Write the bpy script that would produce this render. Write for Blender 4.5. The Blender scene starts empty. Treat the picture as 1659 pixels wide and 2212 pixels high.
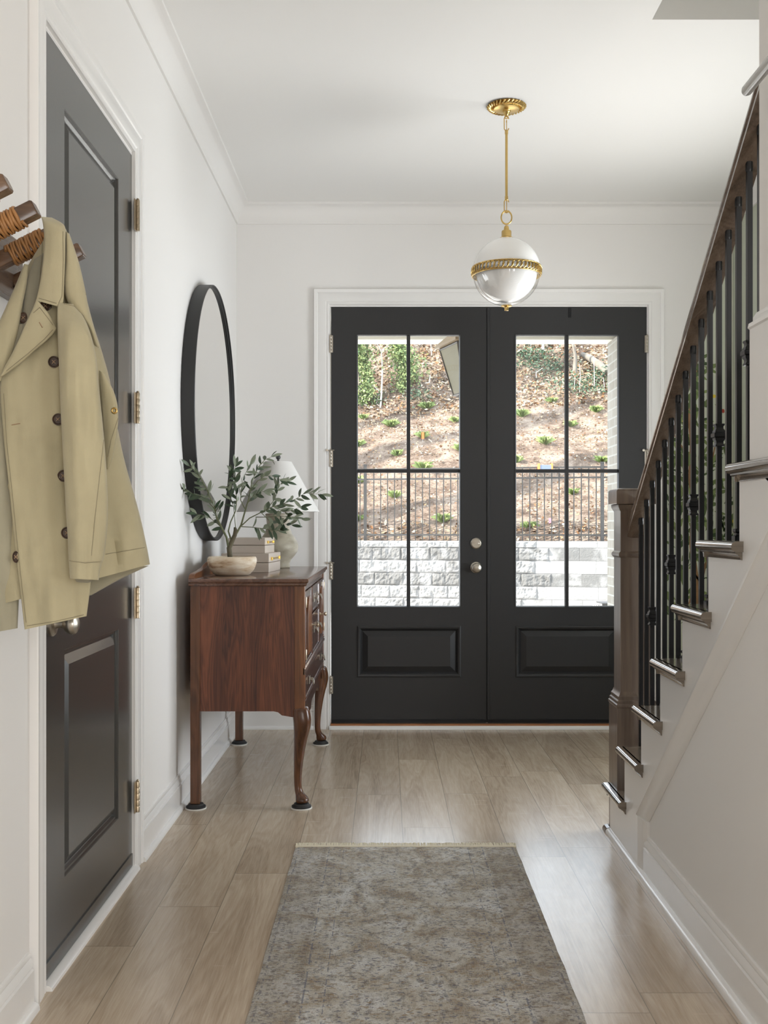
import bpy, bmesh, math, random
from mathutils import Vector, Matrix, noise
R = math.radians
C = bpy.context.scene.collection
SC = bpy.context.scene
rnd = random.Random(7)

# ---------------------------------------------------------------- camera, world, sun, lights, exposure
FPX, CX, CY, HC = 2300.0, 835.0, 1138.0, 1.178      # focal length in px, vanishing point, eye height
cam_d = bpy.data.cameras.new('camera'); cam = bpy.data.objects.new('camera', cam_d); C.objects.link(cam)
cam.location = (0, 0, HC); cam.rotation_euler = (R(90), 0, 0)
cam_d.sensor_fit = 'VERTICAL'; cam_d.sensor_height = 36.0; cam_d.lens = 36.0*FPX/2212.0
cam_d.shift_x = -(CX-829.5)/2212.0; cam_d.shift_y = (CY-1106.0)/2212.0
cam_d.clip_start = 0.05; cam_d.clip_end = 200
SC.camera = cam
SC.view_settings.view_transform = 'Standard'; SC.view_settings.look = 'None'
SC.view_settings.gamma = 1.0; SC.view_settings.use_curve_mapping = False
SC.view_settings.exposure = 0.12
SC.cycles.max_bounces = 10; SC.cycles.diffuse_bounces = 6; SC.cycles.glossy_bounces = 5
SC.cycles.transmission_bounces = 8; SC.cycles.transparent_max_bounces = 12
SC.cycles.caustics_reflective = False; SC.cycles.caustics_refractive = False
SC.cycles.sample_clamp_indirect = 6.0
SC.cycles.use_denoising = True

W = bpy.data.worlds.new('world'); SC.world = W; W.use_nodes = True
wn = W.node_tree.nodes; wl = W.node_tree.links
bgn = wn['Background']; bgn.inputs['Color'].default_value = (0.80, 0.90, 1.0, 1); bgn.inputs['Strength'].default_value = 5.4
sun_d = bpy.data.lights.new('sun', 'SUN'); sun_d.energy = 16.0; sun_d.angle = R(0.6); sun_d.color = (1.0, 0.93, 0.82)
sun = bpy.data.objects.new('sun', sun_d); C.objects.link(sun)
sun.rotation_euler = Vector((0.80, 0.24, -0.55)).to_track_quat('-Z', 'Y').to_euler()

def area(name, loc, aim, sx, sy, power, col=(0.97, 0.985, 1.0)):
    d = bpy.data.lights.new(name, 'AREA'); d.shape = 'RECTANGLE'; d.size = sx; d.size_y = sy; d.energy = power; d.color = col
    o = bpy.data.objects.new(name, d); C.objects.link(o); o.location = loc
    o.rotation_euler = Vector(aim).to_track_quat('-Z', 'Y').to_euler(); return o
# unseen fill lights added behind the camera, inside closed rear and side walls
area('rear_fill', (1.50, -3.35, 1.55), (0, 1, 0.0), 0.75, 1.9, 58)
area('rear_fill', (3.80, -3.35, 1.55), (-0.25, 1, 0.0), 0.9, 1.9, 70)
area('side_fill', (4.35, -1.4, 1.55), (-1, 0.0, 0.0), 2.6, 1.9, 98)
area('window_daylight_right', (2.20, 4.62, 1.30), (-1, -0.40, 0.85), 1.15, 1.75, 52)
area('stairwell_light', (1.6, 2.2, 4.6), (0, 0.0, -1), 0.8, 1.8, 1.5)  # unseen area light under the closed top of the shaft

# ---------------------------------------------------------------- small helpers
def P(px, py, Y):            # the place at distance Y that is seen at pixel (px, py)
    return Vector(((px-CX)*Y/FPX, Y, HC-(py-CY)*Y/FPX))
def PX(px, py, X):           # the place on the plane x = X
    Y = X*FPX/(px-CX); return Vector((X, Y, HC-(py-CY)*Y/FPX))

class MB:
    def __init__(s): s.v = []; s.f = []
    def add(s, vs, fs):
        b = len(s.v); s.v += [tuple(v) for v in vs]; s.f += [tuple(b+i for i in f) for f in fs]; return s
    def box(s, x0, x1, y0, y1, z0, z1):
        return s.add([(x0,y0,z0),(x1,y0,z0),(x1,y1,z0),(x0,y1,z0),(x0,y0,z1),(x1,y0,z1),(x1,y1,z1),(x0,y1,z1)],
                     [(0,3,2,1),(4,5,6,7),(0,1,5,4),(1,2,6,5),(2,3,7,6),(3,0,4,7)])
    def prism(s, poly, ax, a0, a1):      # poly in the two other axes, extruded along ax
        n = len(poly)
        def mk(p, a):
            return {'x': (a, p[0], p[1]), 'y': (p[0], a, p[1]), 'z': (p[0], p[1], a)}[ax]
        vs = [mk(p, a0) for p in poly]+[mk(p, a1) for p in poly]
        fs = [tuple(range(n))[::-1], tuple(range(n, 2*n))]+[(i, (i+1) % n, n+(i+1) % n, n+i) for i in range(n)]
        return s.add(vs, fs)
    def sweep(s, prof, pts, up=(0, 0, 1), cap=True):   # prof = (side, up) pairs in the frame of each point
        n = len(prof); rings = []; up = Vector(up)
        pts = [Vector(p) for p in pts]
        for i, p in enumerate(pts):
            t = (pts[min(i+1, len(pts)-1)]-pts[max(i-1, 0)]).normalized()
            sd = t.cross(up).normalized(); u2 = sd.cross(t).normalized()
            rings.append([p+sd*a+u2*b for a, b in prof])
        vs = [v for r in rings for v in r]; fs = []
        for k in range(len(rings)-1):
            for i in range(n):
                j = (i+1) % n; fs.append((k*n+i, k*n+j, (k+1)*n+j, (k+1)*n+i))
        if cap: fs += [tuple(range(n))[::-1], tuple(range((len(rings)-1)*n, len(rings)*n))]
        return s.add(vs, fs)
    def tube(s, pts, r, n=10, cap=True):
        pts = [Vector(p) for p in pts]; rr = r if isinstance(r, (list, tuple)) else [r]*len(pts)
        vs = []; fs = []; prev = None
        for i, p in enumerate(pts):
            t = (pts[min(i+1, len(pts)-1)]-pts[max(i-1, 0)]).normalized()
            if prev is None:
                a = Vector((0, 0, 1)) if abs(t.z) < 0.9 else Vector((1, 0, 0)); sd = t.cross(a).normalized()
            else:
                sd = (prev-t*prev.dot(t)).normalized()
            prev = sd; u = sd.cross(t).normalized()
            vs += [p+(sd*math.cos(2*math.pi*k/n)+u*math.sin(2*math.pi*k/n))*rr[i] for k in range(n)]
        for k in range(len(pts)-1):
            for i in range(n):
                j = (i+1) % n; fs.append((k*n+i, (k+1)*n+i, (k+1)*n+j, k*n+j))
        if cap: fs += [tuple(range(n)), tuple(range((len(pts)-1)*n, len(pts)*n))[::-1]]
        return s.add(vs, fs)
    def lathe(s, prof, c=(0, 0, 0), n=32, axis='z'):   # prof = (radius, height)
        vs = []; fs = []; c = Vector(c)
        for r, h in prof:
            for k in range(n):
                a = 2*math.pi*k/n; x, y = r*math.cos(a), r*math.sin(a)
                vs.append(c+{'z': Vector((x, y, h)), 'y': Vector((x, h, y)), 'x': Vector((h, x, y))}[axis])
        for i in range(len(prof)-1):
            for k in range(n):
                j = (k+1) % n; fs.append((i*n+k, i*n+j, (i+1)*n+j, (i+1)*n+k))
        fs += [tuple(range(n))[::-1], tuple(range((len(prof)-1)*n, len(prof)*n))]
        return s.add(vs, fs)
    def torus(s, c, R0, r, axis='z', n=28, m=10, sx=1.0, sy=1.0):
        vs = []; fs = []; c = Vector(c)
        for i in range(n):
            a = 2*math.pi*i/n
            for k in range(m):
                b = 2*math.pi*k/m; q = R0+r*math.cos(b); x, y, z = q*math.cos(a)*sx, q*math.sin(a)*sy, r*math.sin(b)
                vs.append(c+{'z': Vector((x, y, z)), 'y': Vector((x, z, y)), 'x': Vector((z, x, y))}[axis])
        for i in range(n):
            for k in range(m):
                i2 = (i+1) % n; k2 = (k+1) % m; fs.append((i*m+k, i2*m+k, i2*m+k2, i*m+k2))
        return s.add(vs, fs)
    def wall(s, mapf, u0, u1, v0, v1, holes, t):  # rectangle with rectangular holes, thickness t along w (mapf(u,v,w))
        us = sorted({u0, u1, *[h[0] for h in holes], *[h[1] for h in holes]})
        vz = sorted({v0, v1, *[h[2] for h in holes], *[h[3] for h in holes]})
        for i in range(len(us)-1):
            for k in range(len(vz)-1):
                cu, cv = (us[i]+us[i+1])/2, (vz[k]+vz[k+1])/2
                if any(h[0] < cu < h[1] and h[2] < cv < h[3] for h in holes): continue
                q = [mapf(u, v, w) for w in (0, t) for u, v in ((us[i], vz[k]), (us[i+1], vz[k]), (us[i+1], vz[k+1]), (us[i], vz[k+1]))]
                s.add(q, [(0,1,2,3),(7,6,5,4),(0,4,5,1),(1,5,6,2),(2,6,7,3),(3,7,4,0)])
        return s
    def rings(s, mapf, u0, u1, v0, v1, prof, fill=True):   # mitred rectangular rings, prof = (inset, height)
        b = []
        for d, w in prof:
            b.append([mapf(u0+d, v0+d, w), mapf(u1-d, v0+d, w), mapf(u1-d, v1-d, w), mapf(u0+d, v1-d, w)])
        vs = [v for r in b for v in r]; fs = []
        for i in range(len(b)-1):
            for k in range(4):
                j = (k+1) % 4; fs.append((i*4+k, i*4+j, (i+1)*4+j, (i+1)*4+k))
        if fill: n = len(b)-1; fs.append((n*4, n*4+1, n*4+2, n*4+3))
        return s.add(vs, fs)

def world_origin(p):
    return Vector(p['_o']) if p is not None and '_o' in p.keys() else Vector((0, 0, 0))

def obj(name, mb, mat, parent=None, smooth=None, bevel=0, seg=2, fix=True, merge=False):
    me = bpy.data.meshes.new(name)
    vs = mb.v
    if parent is not None: o0 = world_origin(parent)
    else:
        lo = [min(v[i] for v in vs) for i in range(3)]; hi = [max(v[i] for v in vs) for i in range(3)]
        o0 = Vector(((lo[0]+hi[0])/2, (lo[1]+hi[1])/2, lo[2]))
    me.from_pydata([tuple(Vector(v)-o0) for v in vs], [], mb.f); me.update()
    if fix or merge:
        bm = bmesh.new(); bm.from_mesh(me)
        if merge: bmesh.ops.remove_doubles(bm, verts=bm.verts, dist=1e-5)
        if fix: bmesh.ops.recalc_face_normals(bm, faces=bm.faces)
        bm.to_mesh(me); bm.free()
    if smooth is not None:
        me.shade_smooth()
        try: me.set_sharp_from_angle(angle=R(smooth))
        except Exception: pass
    me.materials.append(mat)
    o = bpy.data.objects.new(name, me); C.objects.link(o)
    if parent is not None: o.parent = parent
    else: o.location = o0
    o['_o'] = tuple(o0)
    if bevel:
        m = o.modifiers.new('bevel', 'BEVEL'); m.width = bevel; m.segments = seg; m.limit_method = 'ANGLE'; m.angle_limit = R(35)
        m.harden_normals = True
        me.shade_smooth()
    return o

def thing(name, label, cat, loc=(0, 0, 0), group=None):
    o = bpy.data.objects.new(name, None); C.objects.link(o); o.location = loc; o.empty_display_size = 0.1
    o['_o'] = tuple(loc); o['label'] = label; o['category'] = cat
    if group: o['group'] = group
    return o
def tag(o, label, cat, group=None, kind=None):
    o['label'] = label; o['category'] = cat
    if group: o['group'] = group
    if kind: o['kind'] = kind
    return o
def struct(name, mb, mat, **k):
    o = obj(name, mb, mat, **k); o['kind'] = 'structure'; return o
def struct_root(name, loc):
    o = bpy.data.objects.new(name, None); C.objects.link(o); o.location = loc; o['_o'] = tuple(loc); o['kind'] = 'structure'; return o

# ---------------------------------------------------------------- materials
class NT:
    def __init__(s, name):
        s.m = bpy.data.materials.new(name); s.m.use_nodes = True; s.t = s.m.node_tree
        s.b = s.t.nodes['Principled BSDF']; s.out = s.t.nodes['Material Output']
    def n(s, typ, **kw):
        x = s.t.nodes.new(typ)
        for k, v in kw.items(): setattr(x, k, v)
        return x
    def l(s, a, b): s.t.links.new(a, b)
    def coord(s, scale=(1, 1, 1), kind='Object', rot=(0, 0, 0), loc=(0, 0, 0)):
        tc = s.n('ShaderNodeTexCoord'); mp = s.n('ShaderNodeMapping'); mp.inputs['Scale'].default_value = scale
        mp.inputs['Rotation'].default_value = rot; mp.inputs['Location'].default_value = loc
        s.l(tc.outputs[kind], mp.inputs['Vector']); return mp.outputs[0]
    def world(s, scale=(1, 1, 1), loc=(0, 0, 0), rot=(0, 0, 0)):
        g = s.n('ShaderNodeNewGeometry'); mp = s.n('ShaderNodeMapping'); mp.inputs['Scale'].default_value = scale
        mp.inputs['Location'].default_value = loc; mp.inputs['Rotation'].default_value = rot
        s.l(g.outputs['Position'], mp.inputs['Vector']); return mp.outputs[0]
    def noise(s, vec, sc, det=4, rough=0.55, dist=0.0):
        x = s.n('ShaderNodeTexNoise'); x.inputs['Scale'].default_value = sc; x.inputs['Detail'].default_value = det
        x.inputs['Roughness'].default_value = rough; x.inputs['Distortion'].default_value = dist
        s.l(vec, x.inputs['Vector']); return x.outputs['Fac']
    def wave(s, vec, sc, dist=3, det=2, dsc=1.0, axis='X'):
        x = s.n('ShaderNodeTexWave'); x.bands_direction = axis; x.inputs['Scale'].default_value = sc
        x.inputs['Distortion'].default_value = dist; x.inputs['Detail'].default_value = det; x.inputs['Detail Scale'].default_value = dsc
        s.l(vec, x.inputs['Vector']); return x.outputs['Fac']
    def ramp(s, fac, stops):
        x = s.n('ShaderNodeValToRGB'); e = x.color_ramp.elements
        while len(e) < len(stops): e.new(0.5)
        for i, (p, c) in enumerate(stops): e[i].position = p; e[i].color = (*c, 1)
        s.l(fac, x.inputs['Fac']); return x.outputs['Color']
    def mix(s, fac, a, b, mode='MIX'):
        x = s.n('ShaderNodeMix', data_type='RGBA', blend_type=mode)
        for sock, v in ((x.inputs['Factor'], fac), (x.inputs[6], a), (x.inputs[7], b)):
            if isinstance(v, (int, float)): sock.default_value = v
            elif isinstance(v, tuple): sock.default_value = (*v, 1)
            else: s.l(v, sock)
        return x.outputs[2]
    def math(s, op, a, b=None, clamp=False):
        x = s.n('ShaderNodeMath', operation=op); x.use_clamp = clamp
        for i, v in enumerate((a, b)):
            if v is None: continue
            if isinstance(v, (int, float)): x.inputs[i].default_value = v
            else: s.l(v, x.inputs[i])
        return x.outputs[0]
    def bump(s, h, strength=0.3, dist=0.01):
        x = s.n('ShaderNodeBump'); x.inputs['Strength'].default_value = strength; x.inputs['Distance'].default_value = dist
        s.l(h, x.inputs['Height']); s.l(x.outputs[0], s.b.inputs['Normal']); return x
    def set(s, col=None, rough=None, metal=None, spec=None, **kw):
        if col is not None:
            if isinstance(col, tuple): s.b.inputs['Base Color'].default_value = (*col, 1)
            else: s.l(col, s.b.inputs['Base Color'])
        if rough is not None:
            if isinstance(rough, (int, float)): s.b.inputs['Roughness'].default_value = rough
            else: s.l(rough, s.b.inputs['Roughness'])
        if metal is not None: s.b.inputs['Metallic'].default_value = metal
        if spec is not None: s.b.inputs['Specular IOR Level'].default_value = spec
        for k, v in kw.items(): s.b.inputs[k.replace('_', ' ')].default_value = v
        return s.m

def satin(name, col):
    t = NT(name); f = t.noise(t.world(), 160, 3); t.bump(f, 0.10, 0.002)
    t.b.inputs['Coat Weight'].default_value = 0.35; t.b.inputs['Coat Roughness'].default_value = 0.17; return t.set(col, 0.25, spec=0.55)
def plain(name, col, rough=0.5, metal=0.0, bump=0, bsc=60, vary=0.0, spec=None):
    t = NT(name)
    if vary or bump: f = t.noise(t.world(), bsc, 3)
    c = col
    if vary:
        f2 = t.noise(t.world(), 6.0, 3)
        c = t.ramp(f2, [(0.3, tuple(x*(1-vary) for x in col)), (0.7, tuple(min(1, x*(1+vary)) for x in col))])
    if bump: t.bump(f, bump, 0.002)
    return t.set(c, rough, metal, spec)

M = {}
M['wall'] = plain('warm_white_wall_paint', (0.77, 0.755, 0.735), 0.75, bump=0.05, bsc=220, spec=0.25)
M['ceil'] = plain('ceiling_paint', (0.80, 0.79, 0.77), 0.85, spec=0.2)
M['trim'] = plain('satin_white_trim_paint', (0.79, 0.78, 0.765), 0.25, bump=0.03, bsc=90, spec=0.6)
M['sage'] = plain('sage_wallpaper_ground', (0.53, 0.56, 0.46), 0.8)
M['door'] = satin('charcoal_door_paint', (0.040, 0.039, 0.036))
M['fdoor'] = plain('black_front_door_paint', (0.019, 0.019, 0.020), 0.42, bump=0.08, bsc=160, spec=0.4)
M['black'] = plain('black_powder_coat', (0.006, 0.006, 0.007), 0.34, spec=0.3)
M['blackmat'] = plain('matte_black_metal', (0.015, 0.015, 0.015), 0.45)
M['brass'] = plain('aged_brass', (0.62, 0.43, 0.16), 0.28, 1.0, vary=0.12)
M['gold'] = plain('gilt_clasp', (0.85, 0.60, 0.18), 0.22, 1.0)
M['nickel'] = plain('brushed_nickel', (0.46, 0.42, 0.36), 0.32, 1.0)
M['hingeb'] = plain('antique_brass_hinge', (0.50, 0.42, 0.31), 0.36, 1.0, vary=0.2)
M['opal'] = plain('opal_glass', (0.90, 0.89, 0.87), 0.12, spec=0.6)
M['shade'] = None
M['rubber'] = plain('black_felt_cup', (0.02, 0.02, 0.02), 0.7)
M['padwhite'] = plain('pale_glider', (0.62, 0.60, 0.56), 0.5)
M['button'] = plain('dark_horn_button', (0.05, 0.028, 0.018), 0.25, vary=0.5)
M['thread'] = plain('brown_thread', (0.30, 0.20, 0.12), 0.8)

def glass_mat(name, tint=(1, 1, 1), refl=0.06, rough=0.0):
    t = NT(name); tr = t.n('ShaderNodeBsdfTransparent'); tr.inputs[0].default_value = (*tint, 1)
    gl = t.n('ShaderNodeBsdfGlossy'); gl.inputs['Roughness'].default_value = rough
    g = t.n('ShaderNodeNewGeometry'); dp = t.n('ShaderNodeVectorMath', operation='DOT_PRODUCT'); t.l(g.outputs['Normal'], dp.inputs[0]); t.l(g.outputs['Incoming'], dp.inputs[1])
    fc = t.math('SUBTRACT', 1.0, t.math('ABSOLUTE', dp.outputs['Value']), True)
    mx = t.n('ShaderNodeMixShader'); f = t.math('ADD', refl, t.math('MULTIPLY', t.math('POWER', fc, 5.0), 0.8), True)
    t.l(f, mx.inputs[0]); t.l(tr.outputs[0], mx.inputs[1]); t.l(gl.outputs[0], mx.inputs[2]); t.l(mx.outputs[0], t.out.inputs['Surface'])
    return t.m
M['glass'] = glass_mat('window_glass', refl=0.025)
M['clear'] = glass_mat('clear_globe_glass', refl=0.06)
def seeded():
    t = NT('seeded_lantern_glass'); f = t.noise(t.world(), 120, 2)
    t.bump(f, 0.6, 0.004); t.set((0.25, 0.225, 0.145), 0.6, spec=0.15); t.b.inputs['Transmission Weight'].default_value = 0.35
    return t.m
M['seeded'] = seeded()
def shade():
    t = NT('linen_lamp_shade'); t.set((0.93, 0.92, 0.90), 0.9)
    tl = t.n('ShaderNodeBsdfTranslucent'); tl.inputs[0].default_value = (0.95, 0.94, 0.92, 1)
    mx = t.n('ShaderNodeMixShader'); mx.inputs[0].default_value = 0.35
    t.l(t.b.outputs[0], mx.inputs[1]); t.l(tl.outputs[0], mx.inputs[2]); t.l(mx.outputs[0], t.out.inputs['Surface']); return t.m
M['shade'] = shade()
def mirror():
    t = NT('mirror_silver'); t.set((0.93, 0.93, 0.92), 0.01, 1.0); return t.m
M['mirror'] = mirror()

def floor_mat():
    t = NT('greige_oak_plank_floor')
    g = t.n('ShaderNodeNewGeometry'); sp = t.n('ShaderNodeSeparateXYZ'); t.l(g.outputs['Position'], sp.inputs[0])
    PW, PL = 0.1925, 1.22
    u = t.math('DIVIDE', t.math('SUBTRACT', sp.outputs[0], 0.0617), PW)
    col = t.math('FLOOR', u); fu = t.math('FRACT', u)
    wn1 = t.n('ShaderNodeTexWhiteNoise', noise_dimensions='1D'); t.l(col, wn1.inputs['W'])
    v = t.math('ADD', t.math('DIVIDE', sp.outputs[1], PL), wn1.outputs['Value'])
    row = t.math('FLOOR', v); fv = t.math('FRACT', v)
    cb = t.n('ShaderNodeCombineXYZ'); t.l(col, cb.inputs[0]); t.l(row, cb.inputs[1])
    wn2 = t.n('ShaderNodeTexWhiteNoise', noise_dimensions='2D'); t.l(cb.outputs[0], wn2.inputs['Vector'])
    # seams
    eu = t.math('MINIMUM', fu, t.math('SUBTRACT', 1.0, fu)); ev = t.math('MINIMUM', fv, t.math('SUBTRACT', 1.0, fv))
    su = t.math('LESS_THAN', eu, 0.007); sv = t.math('LESS_THAN', ev, 0.0012); seam = t.math('MAXIMUM', su, sv)
    # grain, different on every plank
    off = t.n('ShaderNodeVectorMath', operation='SCALE'); t.l(wn2.outputs['Color'], off.inputs[0]); off.inputs['Scale'].default_value = 37.0
    ad = t.n('ShaderNodeVectorMath', operation='ADD'); t.l(g.outputs['Position'], ad.inputs[0]); t.l(off.outputs[0], ad.inputs[1])
    mp = t.n('ShaderNodeMapping'); mp.inputs['Scale'].default_value = (8.5, 0.75, 1); t.l(ad.outputs[0], mp.inputs[0])
    big = t.noise(mp.outputs[0], 1.0, 3, 0.5, 0.6)
    ring = t.math('FRACT', t.math('MULTIPLY', big, 11.0))
    ring = t.math('ABSOLUTE', t.math('SUBTRACT', ring, 0.5))
    mp2 = t.n('ShaderNodeMapping'); mp2.inputs['Scale'].default_value = (260, 9, 1); t.l(ad.outputs[0], mp2.inputs[0])
    fine = t.noise(mp2.outputs[0], 1.0, 4, 0.6)
    mp3 = t.n('ShaderNodeMapping'); mp3.inputs['Scale'].default_value = (5, 170, 1); t.l(ad.outputs[0], mp3.inputs[0])
    saw = t.noise(mp3.outputs[0], 1.0, 2, 0.6)
    fac = t.math('ADD', t.math('MULTIPLY', big, 0.55), t.math('ADD', t.math('MULTIPLY', ring, 0.20), t.math('MULTIPLY', fine, 0.40)))
    c = t.ramp(fac, [(0.30, (0.300, 0.228, 0.160)), (0.48, (0.455, 0.362, 0.268)), (0.68, (0.58, 0.485, 0.375))])
    tint = t.ramp(wn2.outputs['Value'], [(0.0, (0.90, 0.89, 0.88)), (1.0, (1.07, 1.07, 1.06))])
    c = t.mix(1.0, c, tint, 'MULTIPLY')
    c = t.mix(t.math('MULTIPLY', seam, 0.55), c, (0.09, 0.075, 0.06))
    rg = t.math('ADD', 0.20, t.math('MULTIPLY', saw, 0.10))
    h = t.math('SUBTRACT', t.math('ADD', t.math('MULTIPLY', fine, 0.4), t.math('MULTIPLY', saw, 0.5)), t.math('MULTIPLY', seam, 1.5))
    t.bump(h, 0.12, 0.001)
    return t.set(c, rg, spec=0.85)
M['floor'] = floor_mat()

def wood(name, dark, mid, light, rough=0.35, axis='z', sc=1.0, rings=12, spec=0.5, fig=1.0, bump=0.1, coat=0.0):
    t = NT(name)
    s = {'z': (9, 9, 0.9), 'y': (9, 0.9, 9), 'x': (0.9, 9, 9)}[axis]
    s2 = {'z': (220, 220, 6), 'y': (220, 6, 220), 'x': (6, 220, 220)}[axis]
    v = t.world(tuple(k*sc for k in s)); big = t.noise(v, 1.0, 3, 0.5, 0.9*fig)
    ring = t.math('ABSOLUTE', t.math('SUBTRACT', t.math('FRACT', t.math('MULTIPLY', big, rings)), 0.5))
    fine = t.noise(t.world(s2), 1.0, 3, 0.6)
    fac = t.math('ADD', t.math('MULTIPLY', big, 0.5), t.math('ADD', t.math('MULTIPLY', ring, 0.35), t.math('MULTIPLY', fine, 0.35)))
    c = t.ramp(fac, [(0.28, dark), (0.5, mid), (0.74, light)])
    if bump: t.bump(fine, bump, 0.001)
    if coat: t.b.inputs['Coat Weight'].default_value = coat; t.b.inputs['Coat Roughness'].default_value = 0.09
    return t.set(c, rough, spec=spec)
M['mahog'] = wood('figured_mahogany_veneer', (0.030, 0.009, 0.005), (0.100, 0.029, 0.013), (0.205, 0.066, 0.028), 0.40, 'z', 0.75, 10, fig=3.2)
M['mahogS'] = wood('solid_mahogany', (0.075, 0.027, 0.009), (0.165, 0.060, 0.020), (0.25, 0.098, 0.034), 0.30, 'z', 1.2, 6)
M['mahogL'] = wood('dark_mahogany_leg', (0.040, 0.015, 0.006), (0.095, 0.036, 0.014), (0.150, 0.060, 0.024), 0.26, 'z', 1.2, 6)
M['mahogF'] = wood('polished_mahogany_front', (0.035, 0.012, 0.007), (0.080, 0.026, 0.013), (0.130, 0.045, 0.022), 0.26, 'z', 1.0, 8, 0.7, coat=0.7)
M['mahogT'] = wood('mahogany_top', (0.050, 0.022, 0.014), (0.105, 0.048, 0.030), (0.165, 0.080, 0.050), 0.16, 'y', 1.0, 8, 0.7)
M['oak'] = wood('stained_oak', (0.080, 0.056, 0.042), (0.155, 0.112, 0.085), (0.225, 0.170, 0.130), 0.34, 'z', 0.55, 11, coat=0.4)
M['oakY'] = wood('stained_oak_rail', (0.075, 0.052, 0.038), (0.150, 0.106, 0.078), (0.215, 0.160, 0.120), 0.26, 'y', 1.0, 8, 0.6, coat=0.8)
M['tread'] = wood('stained_oak_tread', (0.085, 0.066, 0.048), (0.150, 0.120, 0.088), (0.21, 0.172, 0.130), 0.20, 'x', 1.0, 8, 0.7, coat=1.0)
M['walnut'] = wood('walnut_peg_wood', (0.050, 0.026, 0.014), (0.115, 0.062, 0.034), (0.175, 0.105, 0.062), 0.26, 'x', 1.2, 7, 0.5)
M['walnutY'] = wood('walnut_board', (0.060, 0.036, 0.024), (0.120, 0.078, 0.054), (0.175, 0.120, 0.086), 0.24, 'y', 1.0, 7, 0.5)
M['rope'] = plain('tan_leather_cord', (0.36, 0.17, 0.055), 0.5, vary=0.35, bump=0.3, bsc=300)
M['sill'] = plain('raw_orange_wood', (0.35, 0.14, 0.05), 0.6, vary=0.2)

def cloth(name, col, lined=False):
    t = NT(name)
    a = t.noise(t.world(), 7.0, 4, 0.55, 0.3); b = t.noise(t.world((1, 1, 0.35)), 26.0, 4)
    w = t.noise(t.world(), 900, 2)
    c = t.ramp(a, [(0.3, tuple(x*0.90 for x in col)), (0.7, tuple(min(1, x*1.06) for x in col))])
    h = t.math('ADD', t.math('MULTIPLY', b, 1.0), t.math('MULTIPLY', w, 0.12))
    t.bump(h, 0.35, 0.006)
    m = t.set(c, 0.85, spec=0.2)
    t.b.inputs['Sheen Weight'].default_value = 0.15
    return m
M['coat'] = cloth('khaki_cotton_twill', (0.405, 0.360, 0.232))
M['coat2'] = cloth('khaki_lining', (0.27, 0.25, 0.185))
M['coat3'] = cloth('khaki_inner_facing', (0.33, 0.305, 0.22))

def ceramic():
    t = NT('stone_glaze'); a = t.noise(t.world((1, 1, 2)), 14, 5)
    c = t.ramp(a, [(0.3, (0.30, 0.265, 0.195)), (0.55, (0.41, 0.37, 0.285)), (0.75, (0.47, 0.43, 0.345))])
    t.bump(t.noise(t.world(), 60, 3), 0.15, 0.003); return t.set(c, 0.5)
M['ceramic'] = ceramic()
def bowlm():
    t = NT('weathered_pale_wood'); a = t.noise(t.world((6, 6, 26)), 1.6, 5, 0.6)
    c = t.ramp(a, [(0.30, (0.26, 0.14, 0.07)), (0.42, (0.55, 0.42, 0.28)), (0.58, (0.70, 0.61, 0.48)), (0.8, (0.76, 0.70, 0.60))])
    t.bump(t.noise(t.world((8, 8, 60)), 4, 3), 0.3, 0.002); return t.set(c, 0.6)
M['bowl'] = bowlm()
def shag():
    t = NT('taupe_shagreen'); v = t.n('ShaderNodeTexVoronoi'); v.inputs['Scale'].default_value = 260; t.l(t.world(), v.inputs['Vector'])
    t.bump(v.outputs['Distance'], 0.25, 0.001); return t.set((0.56, 0.485, 0.415), 0.28, spec=0.6)
M['shag'] = shag()
def leafm(name, a, b, rough=0.5):
    t = NT(name); at = t.n('ShaderNodeAttribute', attribute_name='tone')
    c = t.mix(at.outputs['Fac'], a, b)
    f = t.noise(t.world(), 40, 2); c = t.mix(t.math('MULTIPLY', f, 0.25), c, a); return t.set(c, rough, spec=0.4)
M['olive'] = leafm('olive_leaf', (0.040, 0.070, 0.035), (0.30, 0.335, 0.245))
M['bark'] = plain('olive_bark', (0.105, 0.090, 0.055), 0.85, vary=0.45, bump=0.6, bsc=120)
M['stem'] = plain('green_twig', (0.13, 0.14, 0.07), 0.7)

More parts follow.
